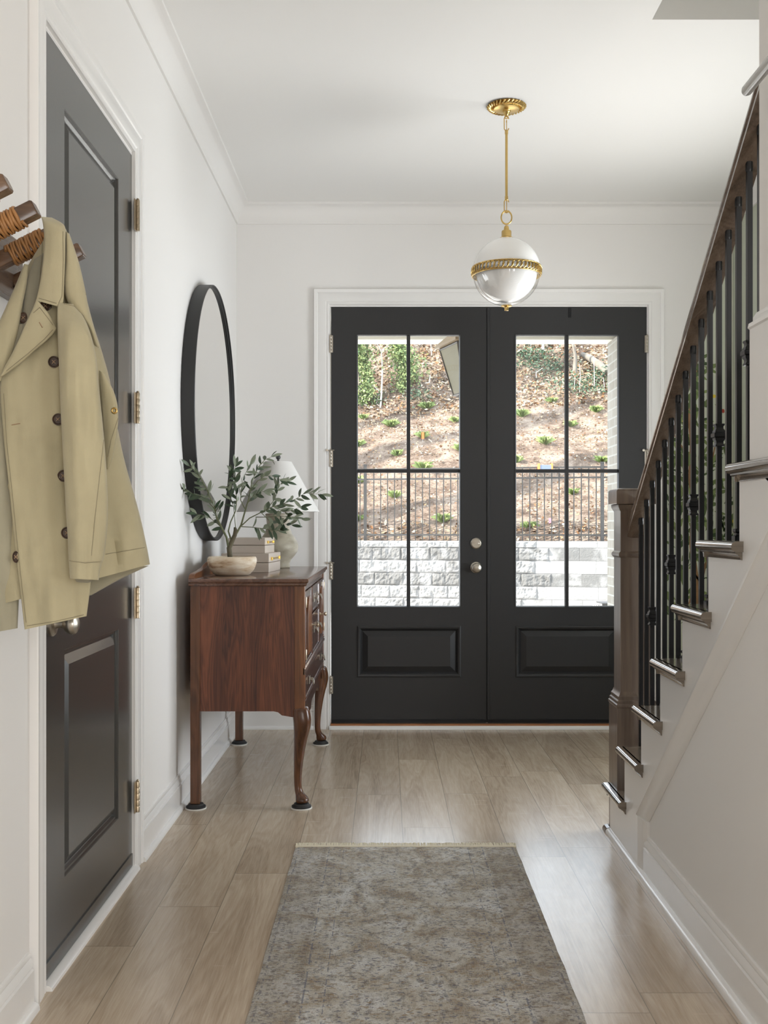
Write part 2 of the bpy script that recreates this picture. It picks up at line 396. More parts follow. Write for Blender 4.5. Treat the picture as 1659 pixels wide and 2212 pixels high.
def rugm():
    t = NT('faded_oriental_rug')
    g = t.n('ShaderNodeNewGeometry'); sp = t.n('ShaderNodeSeparateXYZ'); t.l(g.outputs['Position'], sp.inputs[0])
    v = t.world((1, 1.0, 1))
    big = t.noise(v, 8.0, 5, 0.65, 0.8)
    mid = t.noise(t.world((1.6, 1, 1)), 24, 5, 0.75)
    wv = t.noise(t.world((1.0, 9, 1)), 55, 3, 0.7); wh = t.noise(t.world((9, 1.0, 1)), 55, 3, 0.7)
    fine = t.noise(v, 420, 2)
    base = t.ramp(big, [(0.36, (0.31, 0.230, 0.150)), (0.45, (0.46, 0.405, 0.315)), (0.53, (0.61, 0.585, 0.52)), (0.63, (0.72, 0.72, 0.705))])
    c = t.mix(t.math('MULTIPLY', t.math('SUBTRACT', mid, 0.50), 6.0, True), base, (0.170, 0.135, 0.100))
    st = t.math('MULTIPLY', t.math('SUBTRACT', t.math('MULTIPLY', wv, wh), 0.24), 14.0, True)
    c = t.mix(t.math('MULTIPLY', st, 0.60), c, (0.60, 0.585, 0.545))
    # motifs: broken rosettes of indigo and rust
    vo = t.n('ShaderNodeTexVoronoi'); vo.inputs['Scale'].default_value = 9.5; vo.inputs['Randomness'].default_value = 0.35; t.l(v, vo.inputs['Vector'])
    rg = t.math('LESS_THAN', t.math('ABSOLUTE', t.math('SUBTRACT', vo.outputs['Distance'], 0.30)), 0.045)
    rg2 = t.math('LESS_THAN', t.math('ABSOLUTE', t.math('SUBTRACT', vo.outputs['Distance'], 0.13)), 0.05)
    brk = t.math('GREATER_THAN', t.noise(t.world((1, 2.5, 1)), 60, 2, 0.6), 0.53)
    c = t.mix(t.math('MULTIPLY', t.math('MULTIPLY', rg, brk), 0.45), c, (0.085, 0.095, 0.135))
    c = t.mix(t.math('MULTIPLY', t.math('MULTIPLY', rg2, brk), 0.4), c, (0.19, 0.13, 0.065))
    dots = t.math('GREATER_THAN', t.noise(t.world((1, 2.2, 1)), 85, 1, 0.5), 0.635)
    c = t.mix(t.math('MULTIPLY', dots, 0.80), c, (0.075, 0.085, 0.14))
    dots2 = t.math('GREATER_THAN', t.noise(t.world((1, 1.6, 1), loc=(5, 3, 0)), 60, 1, 0.5), 0.655)
    c = t.mix(t.math('MULTIPLY', dots2, 0.6), c, (0.30, 0.19, 0.08))
    # border guard lines and small dashes
    x = t.math('ABSOLUTE', t.math('SUBTRACT', sp.outputs[0], 0.070))
    def line(at, w): return t.math('LESS_THAN', t.math('ABSOLUTE', t.math('SUBTRACT', x, at)), w)
    ln = t.math('MAXIMUM', t.math('MAXIMUM', line(0.278, 0.0022), line(0.388, 0.0022)), line(0.225, 0.0015))
    br2 = t.math('GREATER_THAN', t.noise(v, 55, 2), 0.50)
    c = t.mix(t.math('MULTIPLY', t.math('MULTIPLY', ln, br2), 0.7), c, (0.10, 0.12, 0.19))
    dash = t.math('MULTIPLY', line(0.296, 0.006), t.math('GREATER_THAN', t.math('FRACT', t.math('MULTIPLY', sp.outputs[1], 40)), 0.72))
    dash2 = t.math('MULTIPLY', line(0.370, 0.005), t.math('GREATER_THAN', t.math('FRACT', t.math('MULTIPLY', sp.outputs[1], 36)), 0.72))
    c = t.mix(t.math('MULTIPLY', t.math('MAXIMUM', dash, dash2), 0.55), c, (0.11, 0.08, 0.06))
    bd = t.math('GREATER_THAN', x, 0.285); c = t.mix(t.math('MULTIPLY', bd, 0.28), c, (0.22, 0.17, 0.12))
    c = t.mix(t.math('MULTIPLY', t.math('GREATER_THAN', fine, 0.52), 0.30), c, (0.10, 0.085, 0.07))
    t.bump(t.math('ADD', fine, t.math('MULTIPLY', t.math('ADD', wv, wh), 0.6)), 0.7, 0.004)
    m = t.set(c, 0.95, spec=0.1); t.b.inputs['Sheen Weight'].default_value = 0.25; return m
M['rug'] = rugm()
M['fringe'] = plain('cream_fringe', (0.72, 0.66, 0.52), 0.9)

# outdoors
def mulch():
    t = NT('pine_straw_bank'); a = t.noise(t.world(), 3.0, 4, 0.6, 0.4); b = t.noise(t.world((1, 1, 2.0)), 20, 8, 0.85)
    f = t.math('ADD', t.math('MULTIPLY', a, 0.45), t.math('MULTIPLY', b, 0.6))
    c = t.ramp(f, [(0.36, (0.050, 0.032, 0.024)), (0.49, (0.155, 0.112, 0.085)), (0.57, (0.29, 0.225, 0.175)), (0.68, (0.40, 0.335, 0.27))])
    t.bump(b, 0.9, 0.06); return t.set(c, 0.95, spec=0.1)
M['mulch'] = mulch()
def block():
    t = NT('split_face_concrete'); a = t.noise(t.world(), 3.4, 3, 0.55, 0.5); b = t.noise(t.world(), 38, 6, 0.7)
    at = t.n('ShaderNodeAttribute', attribute_name='tone')
    f = t.math('ADD', t.math('MULTIPLY', at.outputs['Fac'], 0.42), t.math('MULTIPLY', a, 0.85))
    c = t.ramp(f, [(0.50, (0.10, 0.10, 0.098)), (0.56, (0.145, 0.145, 0.143)), (0.60, (0.185, 0.185, 0.183)), (0.75, (0.215, 0.215, 0.212))])
    c = t.mix(t.math('MULTIPLY', b, 0.25), c, (0.25, 0.25, 0.245))
    t.bump(b, 0.8, 0.02); return t.set(c, 0.9, spec=0.15)
M['block'] = block()
def litterm():
    t = NT('dry_leaf_colours'); at = t.n('ShaderNodeAttribute', attribute_name='tone')
    c = t.ramp(at.outputs['Fac'], [(0.0, (0.065, 0.036, 0.022)), (0.35, (0.19, 0.095, 0.045)), (0.6, (0.27, 0.185, 0.11)), (0.85, (0.35, 0.30, 0.21)), (1.0, (0.42, 0.37, 0.29))])
    return t.set(c, 0.85, spec=0.15)
M['litter'] = litterm()
def greenm(name, a, b):
    t = NT(name); at = t.n('ShaderNodeAttribute', attribute_name='tone'); c = t.mix(at.outputs['Fac'], a, b); return t.set(c, 0.6, spec=0.2)
M['bush'] = greenm('bush_leaves', (0.045, 0.085, 0.035), (0.30, 0.36, 0.14))
M['ivy'] = greenm('ivy_leaves', (0.025, 0.06, 0.038), (0.09, 0.135, 0.08))
M['tuft'] = greenm('liriope_blades', (0.07, 0.12, 0.035), (0.32, 0.38, 0.15))
M['deadw'] = plain('pale_bark', (0.12, 0.105, 0.085), 0.9, vary=0.25, bump=0.6, bsc=40)
M['whitebark'] = plain('white_sapling_bark', (0.40, 0.37, 0.33), 0.85)
M['fence'] = plain('dark_bronze_fence', (0.020, 0.019, 0.018), 0.5)
M['soffit'] = plain('cream_porch_paint', (0.62, 0.60, 0.54), 0.6)
M['porch'] = plain('pale_concrete', (0.66, 0.64, 0.61), 0.85, vary=0.05)
def brickw():
    t = NT('whitewashed_brick'); g = t.n('ShaderNodeNewGeometry'); sp = t.n('ShaderNodeSeparateXYZ'); t.l(g.outputs['Position'], sp.inputs[0])
    cb = t.n('ShaderNodeCombineXYZ'); t.l(t.math('ADD', sp.outputs[0], sp.outputs[1]), cb.inputs[0]); t.l(sp.outputs[2], cb.inputs[1])
    br = t.n('ShaderNodeTexBrick'); br.inputs['Scale'].default_value = 1.0; br.inputs['Brick Width'].default_value = 0.21; br.inputs['Row Height'].default_value = 0.072
    br.inputs['Mortar Size'].default_value = 0.006; br.inputs['Color1'].default_value = (0.24, 0.225, 0.19, 1); br.inputs['Color2'].default_value = (0.17, 0.15, 0.115, 1); br.inputs['Mortar'].default_value = (0.32, 0.315, 0.29, 1)
    t.l(cb.outputs[0], br.inputs['Vector']); f = t.noise(t.world(), 30, 4)
    c = t.mix(t.math('MULTIPLY', f, 0.6), br.outputs['Color'], (0.30, 0.29, 0.27)); t.bump(br.outputs['Fac'], -0.4, 0.01); return t.set(c, 0.9)
M['brickw'] = brickw()
M['orange'] = plain('orange_plastic', (0.9, 0.16, 0.03), 0.5)
M['pink'] = plain('pink_plastic', (0.85, 0.35, 0.42), 0.5)
M['slate'] = plain('blue_grey_panel', (0.10, 0.13, 0.19), 0.4)
M['wire'] = plain('white_wire', (0.75, 0.74, 0.72), 0.4)
M['bronze'] = plain('lantern_bronze', (0.035, 0.028, 0.018), 0.5)
M['lantroof'] = plain('lantern_tan_roof', (0.20, 0.14, 0.075), 0.5)
M['printleaf'] = greenm('printed_leaf_ink', (0.045, 0.075, 0.03), (0.22, 0.28, 0.11))
M['printbark'] = plain('printed_bark_ink', (0.26, 0.15, 0.07), 0.8, vary=0.4)
M['lemon'] = plain('printed_yellow_ink', (0.65, 0.50, 0.05), 0.8)
M['redink'] = plain('printed_red_ink', (0.35, 0.05, 0.03), 0.8)

# ================================================================ THE ROOM
YB = 6.21; XL = -0.875; ZC = 3.05; XR = 2.02
DX0, DX1, DXM = -0.3235, 1.515, 0.586          # front door leaves
DZ0, DZ1 = 0.036, 2.458
struct('floor', MB().box(-3.2, 4.6, -3.6, YB+0.02, -0.10, 0.0), M['floor'])
mx = lambda u, v, w: Vector((XL-w, u, v))       # left wall map (outward normal +x)
my = lambda u, v, w: Vector((u, YB+w, v))       # back wall map
LY0, LY1, LZ1 = 2.702, 3.652, 2.455            # left door opening
wl_ = MB().wall(mx, -3.6, YB+0.15, 0, ZC, [(LY0-0.012, LY1+0.004, -1, LZ1+0.006)], 0.12)
struct('wall_left', wl_, M['wall'])
struct('wall_back', MB().wall(my, XL-0.12, XR+0.12, 0, ZC, [(DX0-0.012, DX1+0.012, -1, DZ1+0.012)], 0.15), M['wall'])
mr = lambda u, v, w: Vector((XR+w, u, v))
struct('wall_right', MB().wall(mr, 0.9, YB, 0, ZC+2.0, [(4.00, 5.25, 0.38, 2.22)], 0.12), M['sage'])
wf = MB().wall(mr, 4.00, 5.25, 0.38, 2.22, [(4.05, 5.20, 0.43, 2.17)], 0.12)
wf.box(XR+0.05, XR+0.08, 4.61, 4.64, 0.43, 2.17); wf.box(XR+0.05, XR+0.08, 4.05, 5.20, 1.29, 1.32)
struct('window_1', wf, M['trim'])
struct('wall_rear', MB().box(XL-0.12, 4.6, -3.62, -3.5, 0, ZC), M['wall'])
struct('wall_side', MB().box(4.48, 4.6, -3.5, 0.9, 0, ZC), M['wall'])
struct('wall_dining', MB().box(XR, 4.6, 0.9, 1.02, 0, ZC), M['wall'])
# ceiling with the stairwell opening
cz = MB()
hx0, hy0, hy1 = 0.98, 0.95, 3.93
mc = lambda u, v, w: Vector((u, v, ZC+w))
cz.wall(mc, XL-0.12, 4.6, -3.62, YB+0.15, [(hx0, XR, hy0, hy1)], 0.12)
struct('ceiling', cz, M['ceil'])
sh = MB(); sh.box(hx0-0.1, XR+0.12, hy1, hy1+0.1, ZC+0.12, ZC+2.0); sh.box(hx0-0.1, hx0, hy0, hy1, ZC+0.12, ZC+2.0)
sh.box(hx0-0.1, XR+0.12, hy0-0.1, hy0, ZC+0.12, ZC+2.0); sh.box(hx0-0.1, XR+0.12, hy0-0.1, hy1+0.1, ZC+2.0, ZC+2.1)
struct('wall_stairwell', sh, M['wall'])

# crown moulding, left and back (a cove with small fillets)
def cove(n=10):
    pts = [(0, 0), (0, -0.108), (0.010, -0.108), (0.012, -0.100)]
    for i in range(n+1):
        a = R(90)*i/n; pts.append((0.012+0.062*(1-math.cos(a)), -0.098+0.084*math.sin(a)))
    pts += [(0.080, -0.012), (0.080, 0)]
    return pts
cp = cove()
cr = MB()
ringA = [Vector((XL+a, -3.5, ZC+b)) for a, b in cp]; ringB = [Vector((XL+a, YB-a, ZC+b)) for a, b in cp]; ringC = [Vector((XR-a, YB-a, ZC+b)) for a, b in cp]
ringD = [Vector((XR-a, hy1+0.02, ZC+b)) for a, b in cp]
n = len(cp); allr = ringA+ringB+ringC+ringD; fs = []
for k in range(3):
    for i in range(n): fs.append((k*n+i, k*n+(i+1) % n, (k+1)*n+(i+1) % n, (k+1)*n+i))
cr.add(allr, fs); struct('trim_1', cr, M['wall'], smooth=40)['label'] = 'white cove crown moulding'

# baseboards + shoe
BBP = [(0, 0), (0.016, 0), (0.016, 0.098), (0.0105, 0.1005), (0.0105, 0.105), (0.0145, 0.109), (0.0125, 0.118), (0.007, 0.127), (0.0085, 0.131), (0.006, 0.139), (0, 0.140)]
SHP = [(0, 0), (0.030, 0), (0.0295, 0.008), (0.026, 0.015), (0.020, 0.019), (0.015, 0.020), (0, 0.020)]
def base_x(name, x, sgn, y0, y1, prof=BBP, ks=1.0, ye=0.0):
    mb = MB(); mb.prism([(x+sgn*a, b) for a, b in prof], 'y', y0, y1); mb.prism([(x+sgn*a*ks, b) for a, b in SHP], 'y', y0, y1+ye)
    return struct(name, mb, M['trim'], smooth=40)
def base_y(name, y, x0, x1):
    mb = MB(); mb.prism([(y-a, b) for a, b in BBP], 'x', x0, x1); mb.prism([(y-a, b) for a, b in SHP], 'x', x0, x1)
    return struct(name, mb, M['trim'], smooth=40)
base_x('baseboard_left', XL, 1, LY1+0.090, YB); base_x('baseboard_near', XL, 1, -3.5, LY0-0.105)
base_y('baseboard_back', YB, XL+0.0, DX0-0.10); base_y('baseboard_corner', YB, DX1+0.10, XR)

# casings: profile across the width (0 = inner edge)
CAS = [(0.0, 0.0), (0.0, 0.011), (0.004, 0.014), (0.012, 0.014), (0.016, 0.011), (0.020, 0.015), (0.060, 0.018), (0.066, 0.016), (0.070, 0.020), (0.088, 0.022), (0.090, 0.018), (0.090, 0.0)]
def casing(name, mapf, u0, u1, v1, sc=1.0, v0=0.0, left=True, right=True):
    mb = MB(); n = len(CAS); path = [(u0, v0, -1, 0), (u0, v1, -1, 1), (u1, v1, 1, 1), (u1, v0, 1, 0)]
    vs = []
    for (u, v, du, dv) in path:
        for a, w in CAS: vs.append(mapf(u+du*a*sc, v+dv*a*sc, -w))
    fs = []
    for k in range(3):
        for i in range(n): fs.append((k*n+i, k*n+(i+1) % n, (k+1)*n+(i+1) % n, (k+1)*n+i))
    mb.add(vs, fs+[tuple(range(n))[::-1], tuple(range(3*n, 4*n))]); return struct(name, mb, M['trim'], smooth=30)
casing('trim_2', mx, LY0-0.004, LY1+0.006, LZ1+0.012)
casing('trim_3', my, DX0-0.010, DX1+0.010, DZ1+0.014)
# jambs and stops
jb = MB(); jb.wall(mx, LY0-0.012, LY1+0.004, 0, LZ1+0.006, [(LY0+0.003, LY1-0.008+0.003, -1, LZ1-0.004)], 0.12)
struct('trim_4', jb, M['trim'])
jb = MB(); jb.wall(my, DX0-0.012, DX1+0.012, 0, DZ1+0.012, [(DX0-0.003, DX1+0.003, -1, DZ1+0.003)], 0.15)
struct('trim_5', jb, M['trim'])
# thresholds
th = MB(); th.box(DX0-0.003, DX1+0.003, YB-0.012, YB+0.16, 0.0, 0.030); struct('trim_6', th, M['sill'], bevel=0.002)
th = MB(); th.prism([(YB-0.012, 0), (YB-0.030, 0), (YB-0.029, 0.012), (YB-0.022, 0.020), (YB-0.012, 0.020)], 'x', DX0-0.01, DX1+0.01); struct('trim_7', th, M['trim'], smooth=40)
th = MB(); th.box(XL-0.12, XL-0.001, LY0+0.003, LY1-0.005, 0.0, 0.014); struct('trim_8', th, M['sill'])
th = MB(); th.prism([(XL, 0), (XL+0.028, 0), (XL+0.027, 0.008), (XL+0.020, 0.014), (XL, 0.016)], 'y', LY0-0.004, LY1+0.012); struct('trim_9', th, M['trim'], smooth=40)

# ---------------------------------------------------------------- hinges and knobs
def hinge(parent, c, axis_out, mat, h=0.10, r=0.0065, pin=False):
    mb = MB(); cx, cy, z = c
    for k in range(5):
        z0 = z-h/2+k*h/5; mb.lathe([(r*0.9, z0), (r, z0+0.001), (r, z0+h/5-0.0015), (r*0.9, z0+h/5)], (cx, cy, 0), 14)
    mb.lathe([(r*0.5, z+h/2), (r*0.75, z+h/2+0.002), (r*0.5, z+h/2+0.006)], (cx, cy, 0), 12)
    if axis_out == 'x': mb.box(cx-0.008, cx-0.004, cy-0.022, cy+0.012, z-h/2, z+h/2)
    else: mb.box(cx-0.012, cx+0.012, cy+0.004, cy+0.008, z-h/2, z+h/2)
    if pin:
        mb.tube([(cx-0.022, cy-0.004, z+h/2-0.004), (cx+0.020, cy-0.004, z+h/2-0.004)], 0.0032, 8)
        mb.lathe([(0.007, -0.008), (0.007, 0.0)], (cx-0.022, cy-0.002, z+h/2-0.004), 12, 'y')
    return obj('hinge', mb, mat, parent, smooth=35)
def knob(parent, c, d, mat, name='door_knob'):     # d = axis direction 'x' (+x) or 'y' (-y)
    prof = [(0.033, 0), (0.033, 0.004), (0.029, 0.008), (0.013, 0.010), (0.011, 0.020), (0.012, 0.030), (0.020, 0.036), (0.027, 0.046), (0.0285, 0.054), (0.025, 0.063), (0.014, 0.069), (0.002, 0.070)]
    if d == 'y': prof = [(r, -h) for r, h in prof]
    return obj(name, MB().lathe(prof, c, 36, d), mat, parent, smooth=40)

# ---------------------------------------------------------------- left door
d3 = struct_root('door_3', (XL, (LY0+LY1)/2, 0)); d3['label'] = 'charcoal two-panel interior door in the left wall'
md = lambda u, v, w: Vector((XL+0.002+w, u, v))
pan = [(2.886, 3.468, 0.228, 0.846), (2.886, 3.468, 1.045, 2.312)]
mb = MB()
dl = (LY0+0.005, LY1-0.004, 0.018, LZ1-0.004)
mdw = lambda u, v, w: Vector((XL+0.002-w, u, v))
mb.wall(mdw, dl[0], dl[1], dl[2], dl[3], pan, 0.040)
obj('door_leaf', mb, M['door'], d3)
PPF = [(0, 0), (0.003, -0.001), (0.006, -0.006), (0.011, -0.007), (0.014, -0.011), (0.017, -0.014), (0.020, -0.014), (0.044, -0.003), (0.046, -0.002)]
for p in pan: obj('raised_panel', MB().rings(md, *p, PPF), M['door'], d3, smooth=12, fix=False)
obj('door_sweep', MB().box(XL-0.03, XL+0.006, dl[0], dl[1], 0.018, 0.060), M['door'], d3, bevel=0.001)
for z in (2.245, 1.585, 0.917, 0.253): hinge(d3, (XL+0.022, LY1-0.001, z), 'x', M['hingeb'], 0.105, 0.0075)
knob(d3, (XL+0.002, 2.778, 0.925), 'x', M['nickel'])

# ---------------------------------------------------------------- front door leaves
YD = YB-0.004
def dz(py): return HC-(py-CY)*6.2/FPX
def dx(px): return (px-CX)*6.2/FPX
def leaf(name, x0, x1, gx0, gx1, label):
    r = struct_root(name, ((x0+x1)/2, YD, 0)); r['label'] = label
    g = (gx0, gx1, dz(1312), dz(722)); pn = (gx0+0.004, gx1+0.002, dz(1463), dz(1352))
    mf = lambda u, v, w: Vector((u, YD+w, v))
    mb = MB().wall(mf, x0, x1, DZ0, DZ1, [g, pn], 0.045); obj('door_leaf', mb, M['fdoor'], r)
    mo = lambda u, v, w: Vector((u, YD-w, v))
    obj('raised_panel', MB().rings(mo, *pn, [(0, 0), (0, 0.006), (0.006, 0.008), (0.014, 0.006), (0.020, 0.001), (0.024, -0.006), (0.030, -0.012), (0.060, -0.002), (0.062, -0.001)]), M['fdoor'], r, smooth=20, fix=False)
    # glazing bead
    mb = MB().rings(mo, *g, [(-0.004, 0.0), (-0.004, 0.003), (0.003, 0.003), (0.008, -0.012), (0.008, -0.020)], fill=False)
    obj('glazing_bead', mb, M['fdoor'], r, fix=False)
    gm = (gx0+gx1)/2+0.0; zm = dz(1017)
    mu = MB(); w = 0.0105
    for yy0, yy1 in ((YD+0.008, YD+0.020), (YD+0.028, YD+0.040)):
        mu.box(gm-w, gm+w, yy0, yy1, g[2], g[3]); mu.box(gx0, gx1, yy0+0.0005, yy1-0.0005, zm-w, zm+w)
    obj('muntin', mu, M['fdoor'], r, bevel=0.002)
    obj('glass_pane', MB().box(gx0-0.004, gx1+0.004, YD+0.022, YD+0.026, g[2]-0.004, g[3]+0.004), M['glass'], r)
    return r
d1 = leaf('door_1', DX0, DXM-0.003, dx(770), dx(995), 'left leaf of the black glazed front doors, with knob and deadbolt')
d2 = leaf('door_2', DXM+0.003, DX1, dx(1113), dx(1338), 'right leaf of the black glazed front doors, behind the newel')
obj('astragal', MB().box(DXM-0.0005, DXM+0.016, YD-0.006, YD-0.0005, DZ0+0.02, DZ1-0.004), M['fdoor'], d2, bevel=0.002)
obj('astragal', MB().box(DXM-0.0029, DXM+0.0029, YD+0.010, YD+0.035, DZ0, DZ1), M['black'], d2)
obj('flush_bolt', MB().box(dx(1228), dx(1234), YD-0.005, YD, dz(686), dz(664)), M['black'], d2, bevel=0.002)
obj('door_sweep', MB().box(DX0+0.004, DXM-0.005, YD-0.004, YD, DZ0, DZ0+0.020), M['black'], d1)
obj('door_sweep', MB().box(DXM+0.004, DX1-0.004, YD-0.004, YD, DZ0, DZ0+0.020), M['black'], d2)
for k, py in enumerate((743, 990, 1233, 1480)):
    hinge(d1, (DX0-0.001, YD-0.010, dz(py)), 'y', M['nickel'], 0.10, 0.0062, pin=k in (1, 2))
    hinge(d2, (DX1+0.001, YD-0.010, dz(py)), 'y', M['nickel'], 0.10, 0.0062, pin=k == 1)
kx = dx(1028.5); knob(d1, (kx, YD, dz(1226)), 'y', M['nickel'])
db = MB().lathe([(0.033, 0), (0.033, -0.006), (0.028, -0.012), (0.025, -0.013), (0.024, -0.010)], (kx, YD, dz(1174)), 36, 'y')
db.sweep([(-0.004, -0.004), (0.004, -0.004), (0.004, 0.004), (-0.004, 0.004)], [(kx-0.017, YD-0.017, dz(1174)+0.003), (kx, YD-0.021, dz(1174)-0.002), (kx+0.017, YD-0.017, dz(1174)+0.001)])
obj('deadbolt', db, M['nickel'], d1, smooth=35)

# ================================================================ STAIRCASE
RISE, XS = 0.1905, 0.860
RY = [4.098-0.2505*k for k in range(12)]      # riser planes, the first is the lowest step
TZ = [RISE*(k+1) for k in range(12)]
ST = thing('staircase', 'white and grey-brown oak staircase rising along the right towards the viewer', 'staircase', (1.4, 3.0, 0))
nst = 9
# stringer face: stepped outline in y,z
out = [(RY[0], 0.0), (RY[0], TZ[0]-0.046)]
for k in range(1, nst):
    out += [(RY[k], TZ[k-1]-0.046+0.0), (RY[k], TZ[k]-0.046)]
out += [(RY[nst], TZ[nst-1]-0.046)]
slp = 0.765
ytop = RY[nst]
# lower boundary of the stringer board: the apron line
def apron(y): return 0.199+(3.649-y)*0.772
poly = out+[(ytop, apron(ytop)), (3.649, 0.199), (3.649, 0.0)]
obj('stringer', MB().prism(poly, 'x', XS, XS+0.03), M['trim'], ST)
am = MB().sweep([(0.004, 0.006), (0.005, -0.004), (-0.001, -0.012), (-0.006, -0.034), (-0.012, -0.054), (-0.018, -0.062), (-0.024, -0.062), (-0.024, 0.006)],
                [(XS, 3.655, 0.196), (XS, 2.0, 0.196+1.655*0.772), (XS, 1.2, 0.196+2.455*0.772)])
obj('skirt_moulding', am, M['trim'], ST, smooth=35)
obj('skirt_moulding', MB().prism([(XS-0.002, 3.640), (XS+0.020, 3.640), (XS+0.020, 3.560), (XS+0.012, 3.566), (XS+0.004, 3.59)], 'z', 0.02, 0.19), M['trim'], ST)
NOS = []
for i in range(9):
    a = R(-90+180*i/8); NOS.append((math.cos(a)*0.013, 0.013+math.sin(a)*0.013))
for k in range(nst):
    xe = XS if k < 7 else XS+0.150      # behind the wall the two top treads have no open end
    # tread board with rounded nosing to the door side and a returned nosing to the hall side
    y1, y0 = RY[k]+0.026, RY[k+1]+0.0
    tb = MB(); z1 = TZ[k]; z0 = z1-0.026
    tb.box(xe-0.006, XR-0.001, y0, y1-0.010, z0, z1)
    prof = [(y1-0.013, z0)]+[(y1-0.013+a, z0+b) for a, b in NOS]+[(y1-0.013, z1)]
    tb.prism(prof, 'x', xe-0.020, XR-0.001)
    ye = RY[k+1]-0.030
    prof = [(XS, z0)]+[(XS-0.017-a, z0+b) for a, b in NOS]+[(XS, z1)]
    if k < 7: tb.prism(prof, 'y', ye, y1-0.008)
    t_ = obj('tread', tb, M['tread'], ST, smooth=50)
    sc_ = [(0, 0), (-0.018, 0), (-0.017, -0.004), (-0.011, -0.007), (-0.006, -0.013), (-0.004, -0.019), (0, -0.020)]
    sm = MB()
    if k < 7: sm.prism([(XS+a, z0+b) for a, b in sc_], 'y', ye+0.008, y1-0.010)
    sm.prism([(RY[k]-a, z0+b) for a, b in sc_], 'x', xe-0.012, XR-0.001)
    c_ = obj('scotia', sm, M['tread'], t_, smooth=40)
    obj('riser', MB().box(XS+0.0305, XR-0.001, RY[k]-0.018, RY[k], TZ[k]-RISE, z0), M['trim'], ST)
# shoe along the foot of the staircase, brown at its far end
mb = MB().prism([(XS-a, b) for a, b in [(0, 0), (0.018, 0), (0.0175, 0.008), (0.012, 0.016), (0, 0.020)]], 'y', 3.645, 4.10)
struct('baseboard_stair', mb, M['trim'], smooth=40)
mb = MB().prism([(XS-a, b) for a, b in [(0, 0), (0.019, 0), (0.0185, 0.009), (0.012, 0.018), (0, 0.021)]], 'y', 4.10, 4.15); mb.box(XS, XS+0.10, 4.135, 4.155, 0, 0.020)
struct('trim_11', mb, M['oak'], smooth=40)
# wall under the stairs (recessed behind the stringer) and the wall that closes the flight near the viewer
YE = 2.457
up_ = MB().prism([(3.66, 0.0), (3.66, 0.205), (2.45, apron(2.45)+0.0), (0.9, apron(0.9)), (0.9, 0)], 'x', XS+0.020, XS+0.12)
struct('wall_under_stair', up_, M['wall'])
nw = MB().prism([(YE, TZ[6]-0.03), (YE, ZC), (0.9, ZC), (0.9, apron(0.9)), (2.3, apron(2.3))], 'x', XS, XS+0.12)
struct('wall_stair', nw, M['wall'])
kw = MB().prism([(YE+0.018, TZ[6]), (YE+0.018, 1.640), (0.9, 1.640), (0.9, 1.30+1.2), (1.2, 2.3), (2.0, 1.5), (2.36, TZ[6])][:3]+[(0.9, 1.636), (2.36, TZ[6])], 'x', XS-0.016, XS+0.136)
struct('wall_knee', kw, M['trim'])
cap = MB().prism([(XS-0.016, 1.636), (XS-0.020, 1.640), (XS-0.018, 1.650), (XS-0.008, 1.656), (XS-0.008, 1.664), (XS-0.002, 1.672), (XS, 1.676), (XS+0.12, 1.676), (XS+0.136, 1.636)], 'y', 0.9, YE+0.020)
struct('trim_10', cap, M['trim'], smooth=35)
base_x('baseboard_right', XS+0.020, -1, 0.9, 3.585, BBP, 1.27, 0.06)
# pole on the near wall
pm = MB(); pts = [(0.800, 2.36-0.00, 2.147)]
pm.tube([(0.800, 2.372, 2.147), (0.800, 2.370, 2.147), (0.800, 2.362, 2.147), (0.800, 1.2, 2.147)], [0.006, 0.010, 0.0125, 0.0125], 24)
for yy in (1.35, 2.0): pm.tube([(0.800, yy, 2.147), (XS, yy, 2.147)], 0.006, 10)
tag(obj('wall_pole', pm, plain('grey_satin_paint', (0.42, 0.42, 0.40), 0.25), None, smooth=40), 'grey round-ended pole mounted on the near right wall above the stair', 'pole')

# ---------------------------------------------------------------- railing
RX = 0.935
RL = thing('stair_railing', 'oak handrail and newel post with black iron balusters along the open stair side', 'railing', (RX, 3.2, 0))
def rail_z(y): return 1.207+0.776*(3.914-y)
hp = [(-0.014, 0.0), (0.014, 0.0), (0.030, 0.004), (0.030, 0.014), (0.024, 0.020), (0.022, 0.028), (0.029, 0.038), (0.029, 0.046), (0.020, 0.055), (0.008, 0.059), (-0.008, 0.059), (-0.020, 0.055), (-0.029, 0.046), (-0.029, 0.038), (-0.022, 0.028), (-0.024, 0.020), (-0.030, 0.014), (-0.030, 0.004)]
hr = MB(); n = len(hp); vs = []
for yy in (4.006, 2.30):
    vs += [(RX+a, yy, rail_z(yy)+b*1.10) for a, b in hp]
hr.add(vs, [(i, (i+1) % n, n+(i+1) % n, n+i) for i in range(n)]+[tuple(range(n)), tuple(range(n, 2*n))])
obj('handrail', hr, M['oakY'], RL, smooth=22)
